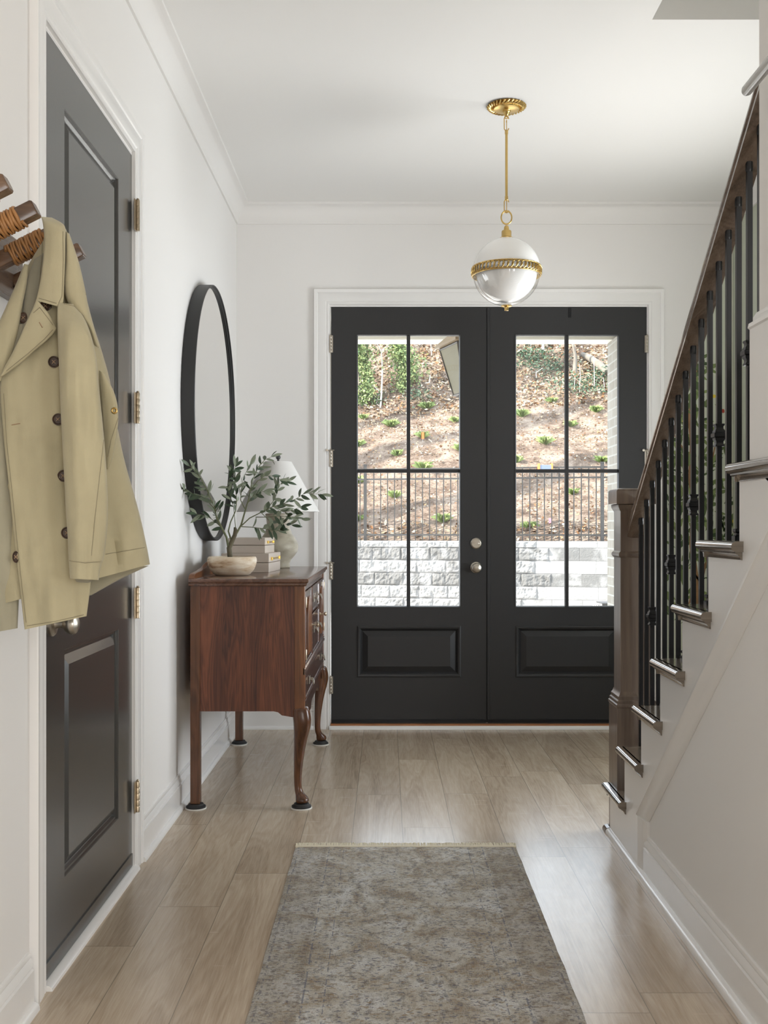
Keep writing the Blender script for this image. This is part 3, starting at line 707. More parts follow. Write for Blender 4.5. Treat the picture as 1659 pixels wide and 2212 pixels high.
# newel
def sq(mb, cx, cy, prof):      # square lathe: (half width, z)
    vs = []; fs = []
    for h, z in prof: vs += [(cx-h, cy-h, z), (cx+h, cy-h, z), (cx+h, cy+h, z), (cx-h, cy+h, z)]
    for i in range(len(prof)-1):
        for k in range(4): j = (k+1) % 4; fs.append((i*4+k, i*4+j, (i+1)*4+j, (i+1)*4+k))
    m = len(prof)-1; fs += [(3, 2, 1, 0), (m*4, m*4+1, m*4+2, m*4+3)]; return mb.add(vs, fs)
NX, NY = 0.938, 4.063
nm = MB()
sq(nm, NX, NY, [(0.074, 0.0), (0.074, 0.498), (0.0770, 0.502), (0.0770, 0.510), (0.073, 0.514), (0.073, 0.524), (0.068, 0.528), (0.068, 0.540), (0.063, 0.546), (0.060, 0.556), (0.058, 0.560),
     (0.058, 1.062), (0.062, 1.064), (0.066, 1.070), (0.066, 1.078), (0.061, 1.084), (0.058, 1.086), (0.058, 1.236), (0.062, 1.242), (0.067, 1.252), (0.068, 1.262), (0.060, 1.262)])
obj('newel_post', nm, M['oak'], RL, bevel=0.0015)
cm = MB(); sq(cm, NX, NY, [(0.060, 1.262), (0.0765, 1.264), (0.0765, 1.312), (0.072, 1.320), (0.060, 1.323)])
obj('newel_cap', cm, M['oak'], RL, bevel=0.002)
for i in range(17):
    y = 3.914-0.0835*i
    if y < YE+0.03: break
    zb = max([TZ[k] for k in range(nst) if RY[k] > y] or [0]); ztp = rail_z(y)+0.004; hw = 0.0068
    b = MB().box(RX-hw, RX+hw, y-hw, y+hw, zb, ztp-0.012)
    b.lathe([(0.0085, ztp-0.026), (0.0095, ztp-0.020), (0.009, ztp)], (RX, y, 0), 14)
    bo = obj('baluster', b, M['black'], RL)
    s_ = MB(); sq(s_, RX, y, [(0.014, zb), (0.014, zb+0.010), (0.009, zb+0.013), (0.008, zb+0.018), (0.012, zb+0.022), (0.012, zb+0.028), (0.0085, zb+0.030)])
    obj('baluster_shoe', s_, M['black'], bo)
    if i % 3 == 2:
        zk = zb+0.483; q = [(0.012, -0.032), (0.012, -0.028), (0.0095, -0.024), (0.0095, -0.018), (0.013, -0.012), (0.013, -0.008), (0.0165, -0.005), (0.0165, -0.001)]
        q = q+[(h, -z) for h, z in q[::-1]]
        obj('knuckle', sq(MB(), RX, y, [(h*1.08, zk+z) for h, z in q]), M['black'], bo, bevel=0.001)

# ---------------------------------------------------------------- mural wallpaper behind the railing
def BW(px, py, d=0.004): return P(px, py, YB-d)
MW = thing('mural_wallpaper', 'sage green wallpaper printed with a leafy fruit tree, seen between the balusters', 'wallpaper', (1.75, YB-0.003, 0))
pl = [(1.633, 0.0), (XR-0.002, 0.0), (XR-0.002, 3.05-0.11), (1.968, 2.90), (1.793, 2.33), (1.633, 1.79)]
obj('paper_ground', MB().prism(pl, 'y', YB-0.004, YB-0.0005), M['sage'], MW)
def tone_attr(o, vals):
    a = o.data.attributes.new('tone', 'FLOAT', 'POINT')
    a.data.foreach_set('value', vals)
lf = MB(); tones = []
def flat_leaf(mb, p, ang, L, w, d, tn):
    ca, sa = math.cos(ang), math.sin(ang); vs = []
    for (s, t) in ((0, 0), (0.25, 0.8), (0.5, 1), (0.78, 0.62), (1, 0), (0.78, -0.5), (0.5, -0.9), (0.25, -0.7)):
        a, b = s*L, t*w/2; vs.append((p[0]+a*ca-b*sa, YB-0.004-d, p[1]+a*sa+b*ca))
    mb.add(vs, [tuple(range(8))]); tones.extend([tn]*8)
r2 = random.Random(11)
tr_pts = [(1505, 1330), (1504, 1250), (1494, 1180), (1497, 1100), (1491, 1030), (1494, 960), (1489, 900), (1497, 850), (1503, 800)]
for i in range(430):
    py = r2.uniform(775, 1330); f = (py-775)/555
    half = 22+62*math.sin(min(1, f*1.15)*math.pi*0.62)
    cx_ = 1503+25*math.sin(py*0.012); px = r2.gauss(cx_, half*0.62)
    px = max(1437, min(1618, px))
    if py < 960-(px-1440)*3.42: continue
    q = BW(px, py); flat_leaf(lf, (q.x, q.z), r2.uniform(-2.6, 2.6), r2.uniform(0.04, 0.11), r2.uniform(0.014, 0.030), 0.0002+0.0012*r2.random(), r2.random())
for i in range(60):      # loose sprays to the right, low
    py = r2.uniform(1120, 1165); q = BW(r2.uniform(1560, 1610), py); flat_leaf(lf, (q.x, q.z), r2.uniform(0.4, 2.6), 0.04, 0.012, 0.0008, r2.random()*0.4)
lo = obj('printed_leaves', lf, M['printleaf'], MW, fix=False); lo['kind'] = 'stuff'; tone_attr(lo, tones)
tb = MB()
def strip(pts, w0, w1):
    n_ = len(pts); vs = []; fs = []
    for i, (px, py) in enumerate(pts):
        q = BW(px, py); w = w0+(w1-w0)*i/(n_-1); vs += [(q.x-w, YB-0.0052, q.z), (q.x+w, YB-0.0052, q.z)]
    for i in range(n_-1): fs.append((2*i, 2*i+1, 2*i+3, 2*i+2))
    tb.add(vs, fs)
strip(tr_pts, 0.016, 0.008); strip([(1500, 1250), (1490, 1300), (1470, 1335)], 0.008, 0.004); strip([(1500, 1240), (1515, 1260), (1530, 1190), (1530, 1040), (1545, 960)], 0.008, 0.004)
strip([(1496, 1000), (1470, 960), (1450, 930)], 0.006, 0.003)
obj('printed_trunk', tb, M['printbark'], MW, fix=False)
def blob(px, py, rx, rz, m, nm):
    q = BW(px, py); vs = [(q.x+rx*math.cos(2*math.pi*k/16), YB-0.0056, q.z+rz*math.sin(2*math.pi*k/16)) for k in range(16)]
    obj(nm, MB().add(vs, [tuple(range(16))]), m, MW, fix=False)
blob(1542, 856, 0.013, 0.010, M['lemon'], 'printed_fruit'); blob(1586, 1126, 0.011, 0.014, M['lemon'], 'printed_fruit')
blob(1562, 888, 0.008, 0.012, M['redink'], 'printed_fruit'); blob(1476, 910, 0.006, 0.008, M['lemon'], 'printed_fruit')

# ================================================================ PENDANT
PXc, PYc = 0.5327, 4.73
PE = thing('pendant_light', 'brass pendant with white glass globe hanging from the ceiling before the front doors', 'pendant light', (PXc, PYc, ZC))
c0 = (PXc, PYc, 0)
ca = MB().lathe([(0.060, ZC), (0.060, ZC-0.014), (0.057, ZC-0.019), (0.054, ZC-0.020), (0.020, ZC-0.023), (0.018, ZC-0.025), (0.018, ZC-0.030), (0.014, ZC-0.034), (0.012, ZC-0.040), (0.006, ZC-0.046)], c0, 40)
co = obj('canopy', ca, M['brass'], PE, smooth=35)
rp = MB()
for k in range(30):      # rope border of the canopy: slanted links
    a = 2*math.pi*k/30; pts = []
    for j in range(9):
        s = -1+2*j/8; rr = 0.073+0.012*s; aa = a+0.15*s; pts.append((PXc+rr*math.cos(aa), PYc+rr*math.sin(aa), ZC-0.004-0.010*math.cos(s*1.5)))
    rp.tube(pts, 0.0046, 7)
rp.lathe([(0.080, ZC), (0.080, ZC-0.003), (0.060, ZC-0.003)], c0, 48)
obj('rope_border', rp, M['brass'], co, smooth=50)
def link(z0, z1, ax, r=0.0024, w=0.010):
    ch = MB()
    h = (z1-z0)/2-w+0.002; zc = (z0+z1)/2; pts = []
    for k in range(25):
        a = 2*math.pi*k/24; x = w*math.cos(a); z = w*math.sin(a)+(h if math.sin(a) >= 0 else -h)
        pts.append((PXc+(x if ax == 'x' else 0), PYc+(0 if ax == 'x' else x), zc+z))
    ch.tube(pts, r, 8); obj('chain_link', ch, M['brass'], PE, smooth=50)
obj('chain_link', MB().torus((PXc, PYc, ZC-0.052), 0.007, 0.0022, 'y'), M['brass'], PE, smooth=50); link(2.940, 2.998, 'x'); link(2.932, 2.982, 'y', 0.002, 0.007)
link(2.575, 2.628, 'x'); link(2.578, 2.632, 'y', 0.002, 0.007)
obj('rod', MB().lathe([(0.006, 2.628), (0.0075, 2.630), (0.0075, 2.645), (0.0058, 2.646), (0.0058, 2.922), (0.0075, 2.923), (0.0075, 2.938), (0.006, 2.940)], c0, 20), M['brass'], PE, smooth=35)
obj('ring', MB().torus((PXc, PYc, 2.552), 0.0235, 0.0032, 'y', 36, 10, 1.0, 1.25), M['brass'], PE, smooth=60)
GZ = 2.311; GR = 0.150
obj('globe_cap', MB().lathe([(0.030, GZ+0.146), (0.031, GZ+0.150), (0.024, GZ+0.153), (0.022, GZ+0.156), (0.022, GZ+0.178), (0.020, GZ+0.182), (0.012, GZ+0.184), (0.011, GZ+0.198), (0.007, GZ+0.204), (0.002, GZ+0.206)], c0, 30), M['brass'], PE, smooth=35)
def hemi(mb, r, a0, a1, n=20):
    return mb.lathe([(max(0.0004, r*math.cos(R(a0+(a1-a0)*i/n))), GZ+r*math.sin(R(a0+(a1-a0)*i/n))) for i in range(n+1)], c0, 48)
obj('opal_dome', hemi(MB(), GR, 0, 89.5), M['opal'], PE, smooth=60)
obj('opal_diffuser', hemi(MB(), GR*0.905, 2, -88), M['opal'], PE, smooth=60)
gl = obj('clear_bowl', hemi(MB(), GR*0.996, -1, -86), M['clear'], PE, smooth=60)
bd = MB()
for z in (GZ+0.019, GZ-0.019): bd.torus((PXc, PYc, z), GR+0.0015, 0.0026, 'z', 72, 8)
for k in range(48):
    a = 2*math.pi*k/48; pts = []
    for j in range(13):
        b = 2*math.pi*j/12; s = math.cos(b)*0.0125; z = math.sin(b)*0.0155; aa = a+(s+z*0.18)/GR; rr = GR+0.003+0.0015*math.cos(b)
        pts.append((PXc+rr*math.cos(aa), PYc+rr*math.sin(aa), GZ+z))
    bd.tube(pts, 0.0029, 6, cap=False)
bo_ = obj('chain_band', bd, M['brass'], PE, smooth=60)
fm = MB().lathe([(0.004, GZ-0.146), (0.018, GZ-0.149), (0.024, GZ-0.151), (0.024, GZ-0.154), (0.010, GZ-0.158), (0.009, GZ-0.168), (0.0095, GZ-0.170), (0.0095, GZ-0.173), (0.001, GZ-0.174)], c0, 30)
obj('finial', fm, M['brass'], PE, smooth=35)

# ================================================================ MIRROR
MYc, MZc, MRr = 5.13, 1.72, 0.609
MI = thing('round_mirror', 'large round mirror in a deep black frame on the left wall', 'mirror', (XL, MYc, MZc))
obj('frame', MB().lathe([(MRr-0.012, 0.002), (MRr, 0.002), (MRr, 0.058), (MRr-0.003, 0.060), (MRr-0.007, 0.060), (MRr-0.009, 0.052), (MRr-0.016, 0.050), (MRr-0.016, 0.010)], (XL, MYc, MZc), 128, 'x'), M['blackmat'], MI, smooth=35)
obj('glass', MB().lathe([(MRr-0.013, 0.030), (MRr-0.013, 0.046)], (XL, MYc, MZc), 128, 'x'), M['mirror'], MI)

# ================================================================ SIDEBOARD
SB = thing('sideboard', 'antique mahogany sideboard on cabriole legs against the left wall', 'sideboard', (-0.58, 5.11, 0))
x0, x1, y0, y1 = -0.817, -0.341, 4.430, 5.785; zt0, zt1 = 0.938, 0.963
cs = MB()
cs.box(x0, x0+0.040, y0, y0+0.040, 0.024, zt0)                       # rear near leg, continuous stile
obj('rear_leg', cs, M['mahogL'], SB, bevel=0.002)
cs = MB().box(x0, x0+0.040, y1-0.040, y1, 0.024, zt0); obj('rear_leg', cs, M['mahogL'], SB, bevel=0.002)
obj('side_panel', MB().prism([(x0+0.040, 0.409), (-0.470, 0.409), (-0.452, 0.405), (-0.436, 0.392), (-0.428, 0.391), (-0.400, 0.386), (x1-0.040, 0.384), (x1-0.040, zt0), (x0+0.040, zt0)], 'y', y0+0.006, y0+0.020), M['mahog'], SB)
obj('side_panel', MB().prism([(x0+0.040, 0.409), (-0.470, 0.409), (-0.436, 0.392), (x1-0.040, 0.384), (x1-0.040, zt0), (x0+0.040, zt0)], 'y', y1-0.020, y1-0.006), M['mahog'], SB)
obj('back_panel', MB().box(x0+0.002, x0+0.012, y0+0.04, y1-0.04, 0.42, zt0), M['mahogS'], SB)
obj('corner_stile', MB().box(x1-0.042, x1, y0, y0+0.036, 0.415, zt0), M['mahogS'], SB, bevel=0.002)
obj('corner_stile', MB().box(x1-0.042, x1, y1-0.036, y1, 0.415, zt0), M['mahogS'], SB, bevel=0.002)
fr = MB(); xf = x1-0.004
fr.box(xf-0.018, xf, y0+0.036, y1-0.036, zt0-0.030, zt0)             # top rail
fr.box(xf-0.018, xf, y0+0.036, y1-0.036, 0.572, 0.590); fr.box(xf-0.018, xf, 4.850, 4.880, 0.590, zt0-0.03); fr.box(xf-0.018, xf, 5.355, 5.385, 0.590, zt0-0.03)
fr.box(x0+0.05, xf-0.02, y0+0.03, y1-0.03, 0.43, 0.44)
obj('front_frame', fr, M['mahogF'], SB, bevel=0.001)
obj('waist_moulding', MB().prism([(x1-0.006, 0.562), (x1+0.004, 0.562), (x1+0.005, 0.570), (x1+0.001, 0.576), (x1+0.003, 0.584), (x1-0.006, 0.592)], 'y', y0-0.0, y1), M['mahogF'], SB, smooth=35)
# apron with scalloped lower edge
ap = [(y0+0.036, 0.440), (y1-0.036, 0.440), (y1-0.036, 0.350), (5.700, 0.372), (5.660, 0.405), (5.600, 0.410), (5.560, 0.385), (5.520, 0.380), (5.470, 0.352), (5.380, 0.350), (5.340, 0.372), (5.300, 0.380),
      (4.940, 0.380), (4.900, 0.372), (4.860, 0.350), (4.780, 0.352), (4.730, 0.380), (4.690, 0.385), (4.650, 0.410), (4.590, 0.405), (4.540, 0.372), (y0+0.036, 0.350)]
obj('apron', MB().prism(ap, 'x', x1-0.022, x1-0.004), M['mahogF'], SB)
obj('apron_bead', MB().prism([(x1-0.006, 0.436), (x1+0.002, 0.438), (x1+0.002, 0.446), (x1-0.006, 0.448)], 'y', y0+0.036, y1-0.036), M['mahogF'], SB)
mo = lambda u, v, w: Vector((x1-0.004+w, u, v))
def front(kind, a, b, c, d, prof=None):
    return obj(kind, MB().rings(mo, a, b, c, d, prof or [(0, -0.004), (0.0, 0.004), (0.003, 0.006), (0.010, 0.006), (0.012, 0.003), (0.016, 0.003)]), M['mahogF'], SB, smooth=25)
def pull(parent, y, z, w=0.030, mat=None):
    mb = MB(); x = x1+0.002
    mb.box(x, x+0.002, y-w, y+w, z-0.015, z+0.015)
    for s in (-1, 1): mb.tube([(x, y+s*w*0.7, z+0.004), (x+0.014, y+s*w*0.7, z+0.004)], 0.0035, 8)
    pts = [(x+0.013, y-w*0.7, z+0.004), (x+0.018, y-w*0.72, z-0.008), (x+0.018, y-w*0.4, z-0.017), (x+0.018, y+w*0.4, z-0.017), (x+0.018, y+w*0.72, z-0.008), (x+0.013, y+w*0.7, z+0.004)]
    mb.tube(pts, 0.0026, 8); return obj('drawer_pull', mb, M['nickel'], parent, smooth=40)
dw = front('drawer', 4.884, 5.351, 0.785, 0.904); pull(dw, 4.99, 0.842); pull(dw, 5.25, 0.842)
dw = front('drawer', 4.884, 5.351, 0.594, 0.778); pull(dw, 4.99, 0.700); pull(dw, 5.25, 0.700)
dw = front('drawer', y0+0.040, y1-0.040, 0.450, 0.560); pull(dw, 4.69, 0.505); pull(dw, 5.53, 0.505)
for (a, b, kn) in ((4.470, 4.846, 4.815), (5.389, 5.745, 5.420)):
    dr = front('cabinet_door', a, b, 0.594, 0.904)
    # arched raised panel
    cc, hw2, zb2, zs = (a+b)/2, (b-a)/2-0.085, 0.630, 0.800; pts = [(cc-hw2, zb2), (cc+hw2, zb2)]
    for i in range(13): t_ = math.pi*i/12; pts.append((cc+hw2*math.cos(t_), zs+hw2*0.75*math.sin(t_)))
    obj('arched_panel', MB().prism(pts, 'x', x1-0.006, x1+0.007), M['mahogS'], dr, bevel=0.002)
    obj('knob', MB().lathe([(0.009, 0), (0.008, 0.003), (0.0035, 0.005), (0.003, 0.020), (0.008, 0.024), (0.011, 0.030), (0.008, 0.035), (0.001, 0.036)], (x1+0.001, kn, 0.735), 20, 'x'), M['hingeb'], dr, smooth=40)
    hy = a+0.006 if kn > cc else b-0.006
    for hz in (0.860, 0.640): obj('hinge', MB().lathe([(0.003, hz-0.022), (0.0038, hz-0.020), (0.0038, hz+0.020), (0.003, hz+0.022)], (x1+0.003, hy, 0), 10), M['hingeb'], dr, smooth=40)
# top with moulded edge
tp = MB()
prf = [(0.000, zt0-0.008), (0.006, zt0-0.006), (0.010, zt0), (0.010, zt0+0.004), (0.017, zt0+0.010), (0.018, zt0+0.018), (0.014, zt0+0.024), (0.010, zt1)]
rg_ = []
for d, z in prf: rg_.append([(x0-0.004, y0-d, z), (x1+d, y0-d, z), (x1+d, y1+d, z), (x0-0.004, y1+d, z)])
vs = [v for r_ in rg_ for v in r_]; fs = []
for i in range(len(rg_)-1):
    for k in range(4): j = (k+1) % 4; fs.append((i*4+k, i*4+j, (i+1)*4+j, (i+1)*4+k))
m_ = len(rg_)-1; fs += [(3, 2, 1, 0), (m_*4, m_*4+1, m_*4+2, m_*4+3)]
tp.add(vs, fs); obj('top', tp, M['mahogT'], SB, smooth=20)
# back gallery with scrolled end
gy = MB(); xg0, xg1 = x0-0.006, x0+0.018
pts = [(y0-0.010, zt1-0.030), (y1, zt1), (y1, zt1+0.020), (y1-0.18, zt1+0.022), (y1-0.28, zt1+0.055), (5.3, zt1+0.060), (4.92, zt1+0.060), (4.80, zt1+0.050), (4.72, zt1+0.036), (4.60, zt1+0.026), (y0+0.03, zt1+0.020), (y0+0.004, zt1+0.014), (y0-0.008, zt1+0.002)]
gy.prism(pts, 'x', xg0, xg1); obj('gallery', gy, M['mahogS'], SB, bevel=0.003)
# front cabriole legs, standing in felt cups
def cabriole(cx, cy, sy):
    rows = [(0.430, 0.0, 0.0, 0.036), (0.405, 0.004, 0.004, 0.038), (0.370, 0.010, 0.008, 0.039), (0.335, 0.009, 0.007, 0.036), (0.29, 0.002, 0.002, 0.029), (0.24, -0.004, -0.003, 0.024), (0.19, -0.008, -0.007, 0.0200),
            (0.14, -0.011, -0.010, 0.0170), (0.10, -0.011, -0.010, 0.0155), (0.070, -0.008, -0.008, 0.0165), (0.056, 0.002, 0.002, 0.021), (0.046, 0.008, 0.008, 0.027), (0.036, 0.010, 0.010, 0.029), (0.028, 0.009, 0.009, 0.027), (0.022, 0.006, 0.006, 0.020)]
    mb = MB(); n_ = 16; vs = []; fs = []
    for z, ox, oy, r in rows:
        for k in range(n_):
            a = 2*math.pi*k/n_; q = 0.22 if z > 0.33 else 0.0
            ca_, sa_ = math.cos(a), math.sin(a); m2 = max(abs(ca_), abs(sa_)); rr = r*((1-q)+q/m2)
            vs.append((cx+ox+rr*ca_, cy+sy*oy+rr*sa_, z))
    for i in range(len(rows)-1):
        for k in range(n_): j = (k+1) % n_; fs.append((i*n_+k, i*n_+j, (i+1)*n_+j, (i+1)*n_+k))
    fs += [tuple(range(n_)), tuple(range((len(rows)-1)*n_, len(rows)*n_))[::-1]]
    mb.add(vs, fs); o = obj('cabriole_leg', mb, M['mahogL'], SB, smooth=60)
    s = o.modifiers.new('sub', 'SUBSURF'); s.levels = 1; s.render_levels = 2
cabriole(-0.362, y0+0.032, -1); cabriole(-0.362, y1-0.032, 1)
for k, (cx_, cy_, where) in enumerate(((x0+0.020, y0+0.022, 'rear near leg'), (-0.356, y0+0.026, 'front near leg'), (x0+0.020, y1-0.020, 'rear far leg'), (-0.356, y1-0.026, 'front far leg'))):
    ft = thing('furniture_glider', 'black cup glider on a pale disc under the sideboard\'s '+where, 'furniture glider', (cx_, cy_, 0), 'gliders under the sideboard legs')
    obj('disc', MB().lathe([(0.044, 0.0), (0.045, 0.003), (0.043, 0.006)], (cx_, cy_, 0), 40), M['padwhite'], ft, smooth=40)
    obj('cup', MB().lathe([(0.041, 0.006), (0.041, 0.012), (0.033, 0.016), (0.031, 0.022), (0.028, 0.022)], (cx_, cy_, 0), 40), M['rubber'], ft, smooth=40)

# ---------------------------------------------------------------- storage boxes
def sbox(cx, cy, w, d, z, h, rot, label):
    b = thing('storage_box', label, 'box', (cx, cy, z), 'shagreen boxes on the sideboard')
    b.rotation_euler = (0, 0, R(rot)); b['_o'] = (0, 0, 0)
    obj('body', MB().box(-w/2, w/2, -d/2, d/2, 0.0, h*0.50), M['shag'], b, bevel=0.002)
    ld = obj('lid', MB().box(-w/2-0.001, w/2+0.001, -d/2-0.001, d/2+0.001, h*0.50+0.0015, h), M['shag'], b, bevel=0.003)
    cl = MB().box(w/2+0.001, w/2+0.006, -d/2+0.05, d/2-0.05, h*0.66, h*0.76)
    cl.box(w/2+0.001, w/2+0.010, -d/2+0.05, -d/2+0.062, h*0.62, h*0.80); cl.box(w/2+0.001, w/2+0.010, d/2-0.062, d/2-0.05, h*0.62, h*0.80)
    obj('clasp', cl, M['gold'], ld, bevel=0.001)['label'] = 'gold bar clasp'
    return b
sbox(-0.655, 5.175, 0.225, 0.33, zt1, 0.090, -3.5, 'larger taupe shagreen box, lower of the two stacked on the sideboard')
sbox(-0.652, 5.155, 0.175, 0.26, zt1+0.0902, 0.073, -3.5, 'smaller taupe shagreen box, on top of the stack on the sideboard')

# ---------------------------------------------------------------- table lamp
LXc, LYc = -0.570, 5.60
TL = thing('table_lamp', 'stone-coloured gourd table lamp with white tapered shade at the far end of the sideboard', 'lamp', (LXc, LYc, zt1))
z0 = zt1
bp = [(0.060, 0.0), (0.063, 0.003), (0.061, 0.012), (0.060, 0.022), (0.066, 0.040), (0.085, 0.062), (0.101, 0.085), (0.106, 0.108), (0.102, 0.132), (0.088, 0.158), (0.072, 0.180), (0.063, 0.205), (0.060, 0.235), (0.063, 0.262), (0.068, 0.278), (0.066, 0.284), (0.054, 0.286), (0.020, 0.287)]
obj('lamp_base', MB().lathe([(r, z0+h) for r, h in bp], (LXc, LYc, 0), 56), M['ceramic'], TL, smooth=60)
obj('stem', MB().lathe([(0.006, z0+0.286), (0.006, z0+0.570), (0.010, z0+0.572), (0.013, z0+0.580), (0.010, z0+0.590), (0.001, z0+0.592)], (LXc, LYc, 0), 20), M['blackmat'], TL, smooth=40)
sh_ = MB(); n_ = 72; vs = []; fs = []
zb_, zt_ = 1.257, 1.520
for r, z in ((0.217, zb_), (0.070, zt_), (0.067, zt_), (0.214, zb_)):
    for k in range(n_): a = 2*math.pi*k/n_; vs.append((LXc+r*math.cos(a), LYc+r*math.sin(a), z))
for i in range(4):
    for k in range(n_): j = (k+1) % n_; i2 = (i+1) % 4; fs.append((i*n_+k, i*n_+j, i2*n_+j, i2*n_+k))
sh_.add(vs, fs); obj('lamp_shade', sh_, M['shade'], TL, smooth=40)

# ---------------------------------------------------------------- olive tree in a wooden bowl
OX, OY = -0.684, 4.715
OT = thing('potted_olive_tree', 'small olive tree in a low weathered wooden bowl on the sideboard', 'potted tree', (OX, OY, zt1))
bp = [(0.068, 0.0), (0.080, 0.006), (0.096, 0.024), (0.105, 0.045), (0.109, 0.064), (0.108, 0.076), (0.103, 0.083), (0.097, 0.084), (0.094, 0.076), (0.092, 0.066)]
obj('bowl', MB().lathe([(r, zt1+h) for r, h in bp], (OX, OY, 0), 56), M['bowl'], OT, smooth=50)
obj('soil', MB().lathe([(0.093, zt1+0.064), (0.091, zt1+0.069)], (OX, OY, 0), 40), M['bark'], OT)
Z3 = lambda x, y, d=0: P(370+x*0.217, 900+y*0.217, OY+d)
trunks = [([(588, 1420), (582, 1380), (575, 1310), (600, 1250), (632, 1180), (640, 1130), (632, 1100)], [0.0115, 0.0110, 0.0115, 0.010, 0.0095, 0.0090, 0.0050], 0)]
branches = [   # (zoomed points, depth at end, radius at base, leafy from which point)
 ([(572, 1320), (550, 1200), (500, 1100), (450, 1000), (430, 900), (350, 720), (300, 620), (240, 540), (180, 490)], -0.18, 0.0055, 3),
 ([(510, 1110), (440, 1050), (360, 990), (250, 970)], -0.10, 0.0022, 0),
 ([(440, 930), (380, 860), (320, 800), (220, 770), (120, 720)], -0.16, 0.0022, 1),
 ([(470, 1040), (460, 960), (480, 920)], 0.03, 0.0018, 0),
 ([(600, 1240), (568, 1140), (590, 1050), (640, 940), (650, 840), (640, 700), (620, 580), (640, 490)], 0.10, 0.0040, 3),
 ([(600, 1230), (640, 1110), (632, 1020), (620, 900), (560, 700), (590, 560), (640, 500)], 0.06, 0.0022, 3),
 ([(640, 1180), (695, 1080), (735, 940), (770, 820), (800, 660), (860, 510), (930, 430), (1000, 400)], 0.02, 0.0045, 3),
 ([(700, 1085), (780, 1010), (880, 960), (1000, 900), (1100, 870), (1240, 820), (1330, 760), (1500, 775)], -0.05, 0.0028, 2),
 ([(700, 1095), (800, 1100), (920, 1115), (1040, 1140), (1100, 1130)], -0.14, 0.0022, 1),
 ([(940, 930), (1010, 850), (1055, 760), (1075, 680), (1150, 645)], 0.05, 0.0020, 1),
 ([(800, 720), (860, 640), (930, 590), (1010, 590), (1080, 630)], 0.02, 0.0020, 1),
 ([(1040, 900), (1120, 950), (1200, 930), (1290, 900)], -0.02, 0.0018, 0),
 ([(760, 860), (820, 780), (900, 740), (930, 750)], -0.08, 0.0018, 0),
 ([(740, 930), (690, 830), (700, 700), (720, 600), (790, 470)], -0.03, 0.0024, 1),
 ([(840, 1000), (960, 1000), (1060, 990), (1180, 1000), (1300, 1020)], -0.09, 0.0020, 1),
 ([(900, 960), (980, 1040), (1080, 1060), (1200, 1080)], -0.03, 0.0018, 1)]
tm = MB()
for pts, rr, d in trunks: tm.tube([Z3(x, y) for x, y in pts], rr, 12)
obj('trunk', tm, M['bark'], OT, smooth=70)
bm_ = MB(); lv = MB(); r3 = random.Random(5); ltn = []
def leaf3(p, d, L, w, up):
    d = d.normalized(); sd = d.cross(up).normalized(); nn = sd.cross(d).normalized(); vs = []; N = 6
    cur = r3.uniform(-0.25, 0.35)*L
    for i in range(N+1):
        s = i/N; hw_ = w/2*math.sin(math.pi*min(1, s*0.94+0.05))**0.8*(1 if s < 0.99 else 0.15)
        c_ = p+d*(L*s)-nn*(cur*s*s); vs += [c_-sd*hw_+nn*hw_*0.25, c_, c_+sd*hw_+nn*hw_*0.25]
    fs = []
    for i in range(N): a = i*3; fs += [(a, a+1, a+4, a+3), (a+1, a+2, a+5, a+4)]
    lv.add(vs, fs); tq = r3.choice((0.0, 0.05, 0.3, 0.65, 0.8, 0.9, 1.0)); ltn.extend([tq]*len(vs))
for pts, dend, r0, lf0 in branches:
    n_ = len(pts); P3 = [Z3(x, y, dend*(i/(n_-1))**1.2) for i, (x, y) in enumerate(pts)]
    bm_.tube(P3, [max(0.0007, r0*(1-0.85*i/(n_-1))) for i in range(n_)], 8)
    for i in range(lf0, n_-1):
        a, b = P3[i], P3[i+1]; L = (b-a).length; k = max(1, int(L/0.0112))
        for j in range(k):
            p = a.lerp(b, (j+r3.random())/k); t = (b-a).normalized()
            rv = Vector((r3.gauss(0, 1), r3.gauss(0, 0.9), r3.gauss(0, 1))); rv = (rv-t*rv.dot(t)).normalized()
            dr_ = t*r3.uniform(0.3, 1.0)+rv*r3.uniform(0.5, 1.0); dr_.z -= 0.10
            upv = Vector((r3.gauss(0, 0.5), -0.8+r3.gauss(0, 0.5), r3.gauss(0.3, 0.5)))
            leaf3(p, dr_, r3.uniform(0.036, 0.060), r3.uniform(0.0125, 0.0180), upv)
    t = (P3[-1]-P3[-2]).normalized(); leaf3(P3[-1], t, 0.050, 0.015, Vector((0, -1, 0.4)))
obj('branch', bm_, M['stem'], OT, smooth=60)
lo = obj('foliage', lv, M['olive'], OT, smooth=60, fix=False); lo['kind'] = 'stuff'; tone_attr(lo, ltn)

# ================================================================ RUG
RG = thing('runner_rug', 'faded grey and beige oriental runner rug with cream fringe in the middle of the floor', 'rug', (0.07, 2.4, 0))
rm = MB(); NXr, NYr = 60, 180; vs = []; fs = []; xa, xb, ya, yb = -0.334, 0.474, 0.75, 3.900
for j in range(NYr+1):
    for i in range(NXr+1):
        x = xa+(xb-xa)*i/NXr; y = ya+(yb-ya)*j/NYr; e = min(i, NXr-i)
        x += 0.0025*noise.noise(Vector((0, y*9, 3)))*(1 if e < 3 else 0.3)
        vs.append((x, y, 0.0075+0.0012*noise.noise(Vector((x*30, y*30, 0)))-(0.004 if e == 0 else 0)))
for j in range(NYr):
    for i in range(NXr): a = j*(NXr+1)+i; fs.append((a, a+1, a+NXr+2, a+NXr+1))
rm.add(vs, fs); rm.box(xa+0.002, xb-0.002, ya, yb-0.001, 0.0003, 0.005)
obj('pile', rm, M['rug'], RG, smooth=60, fix=False)
fg = MB()
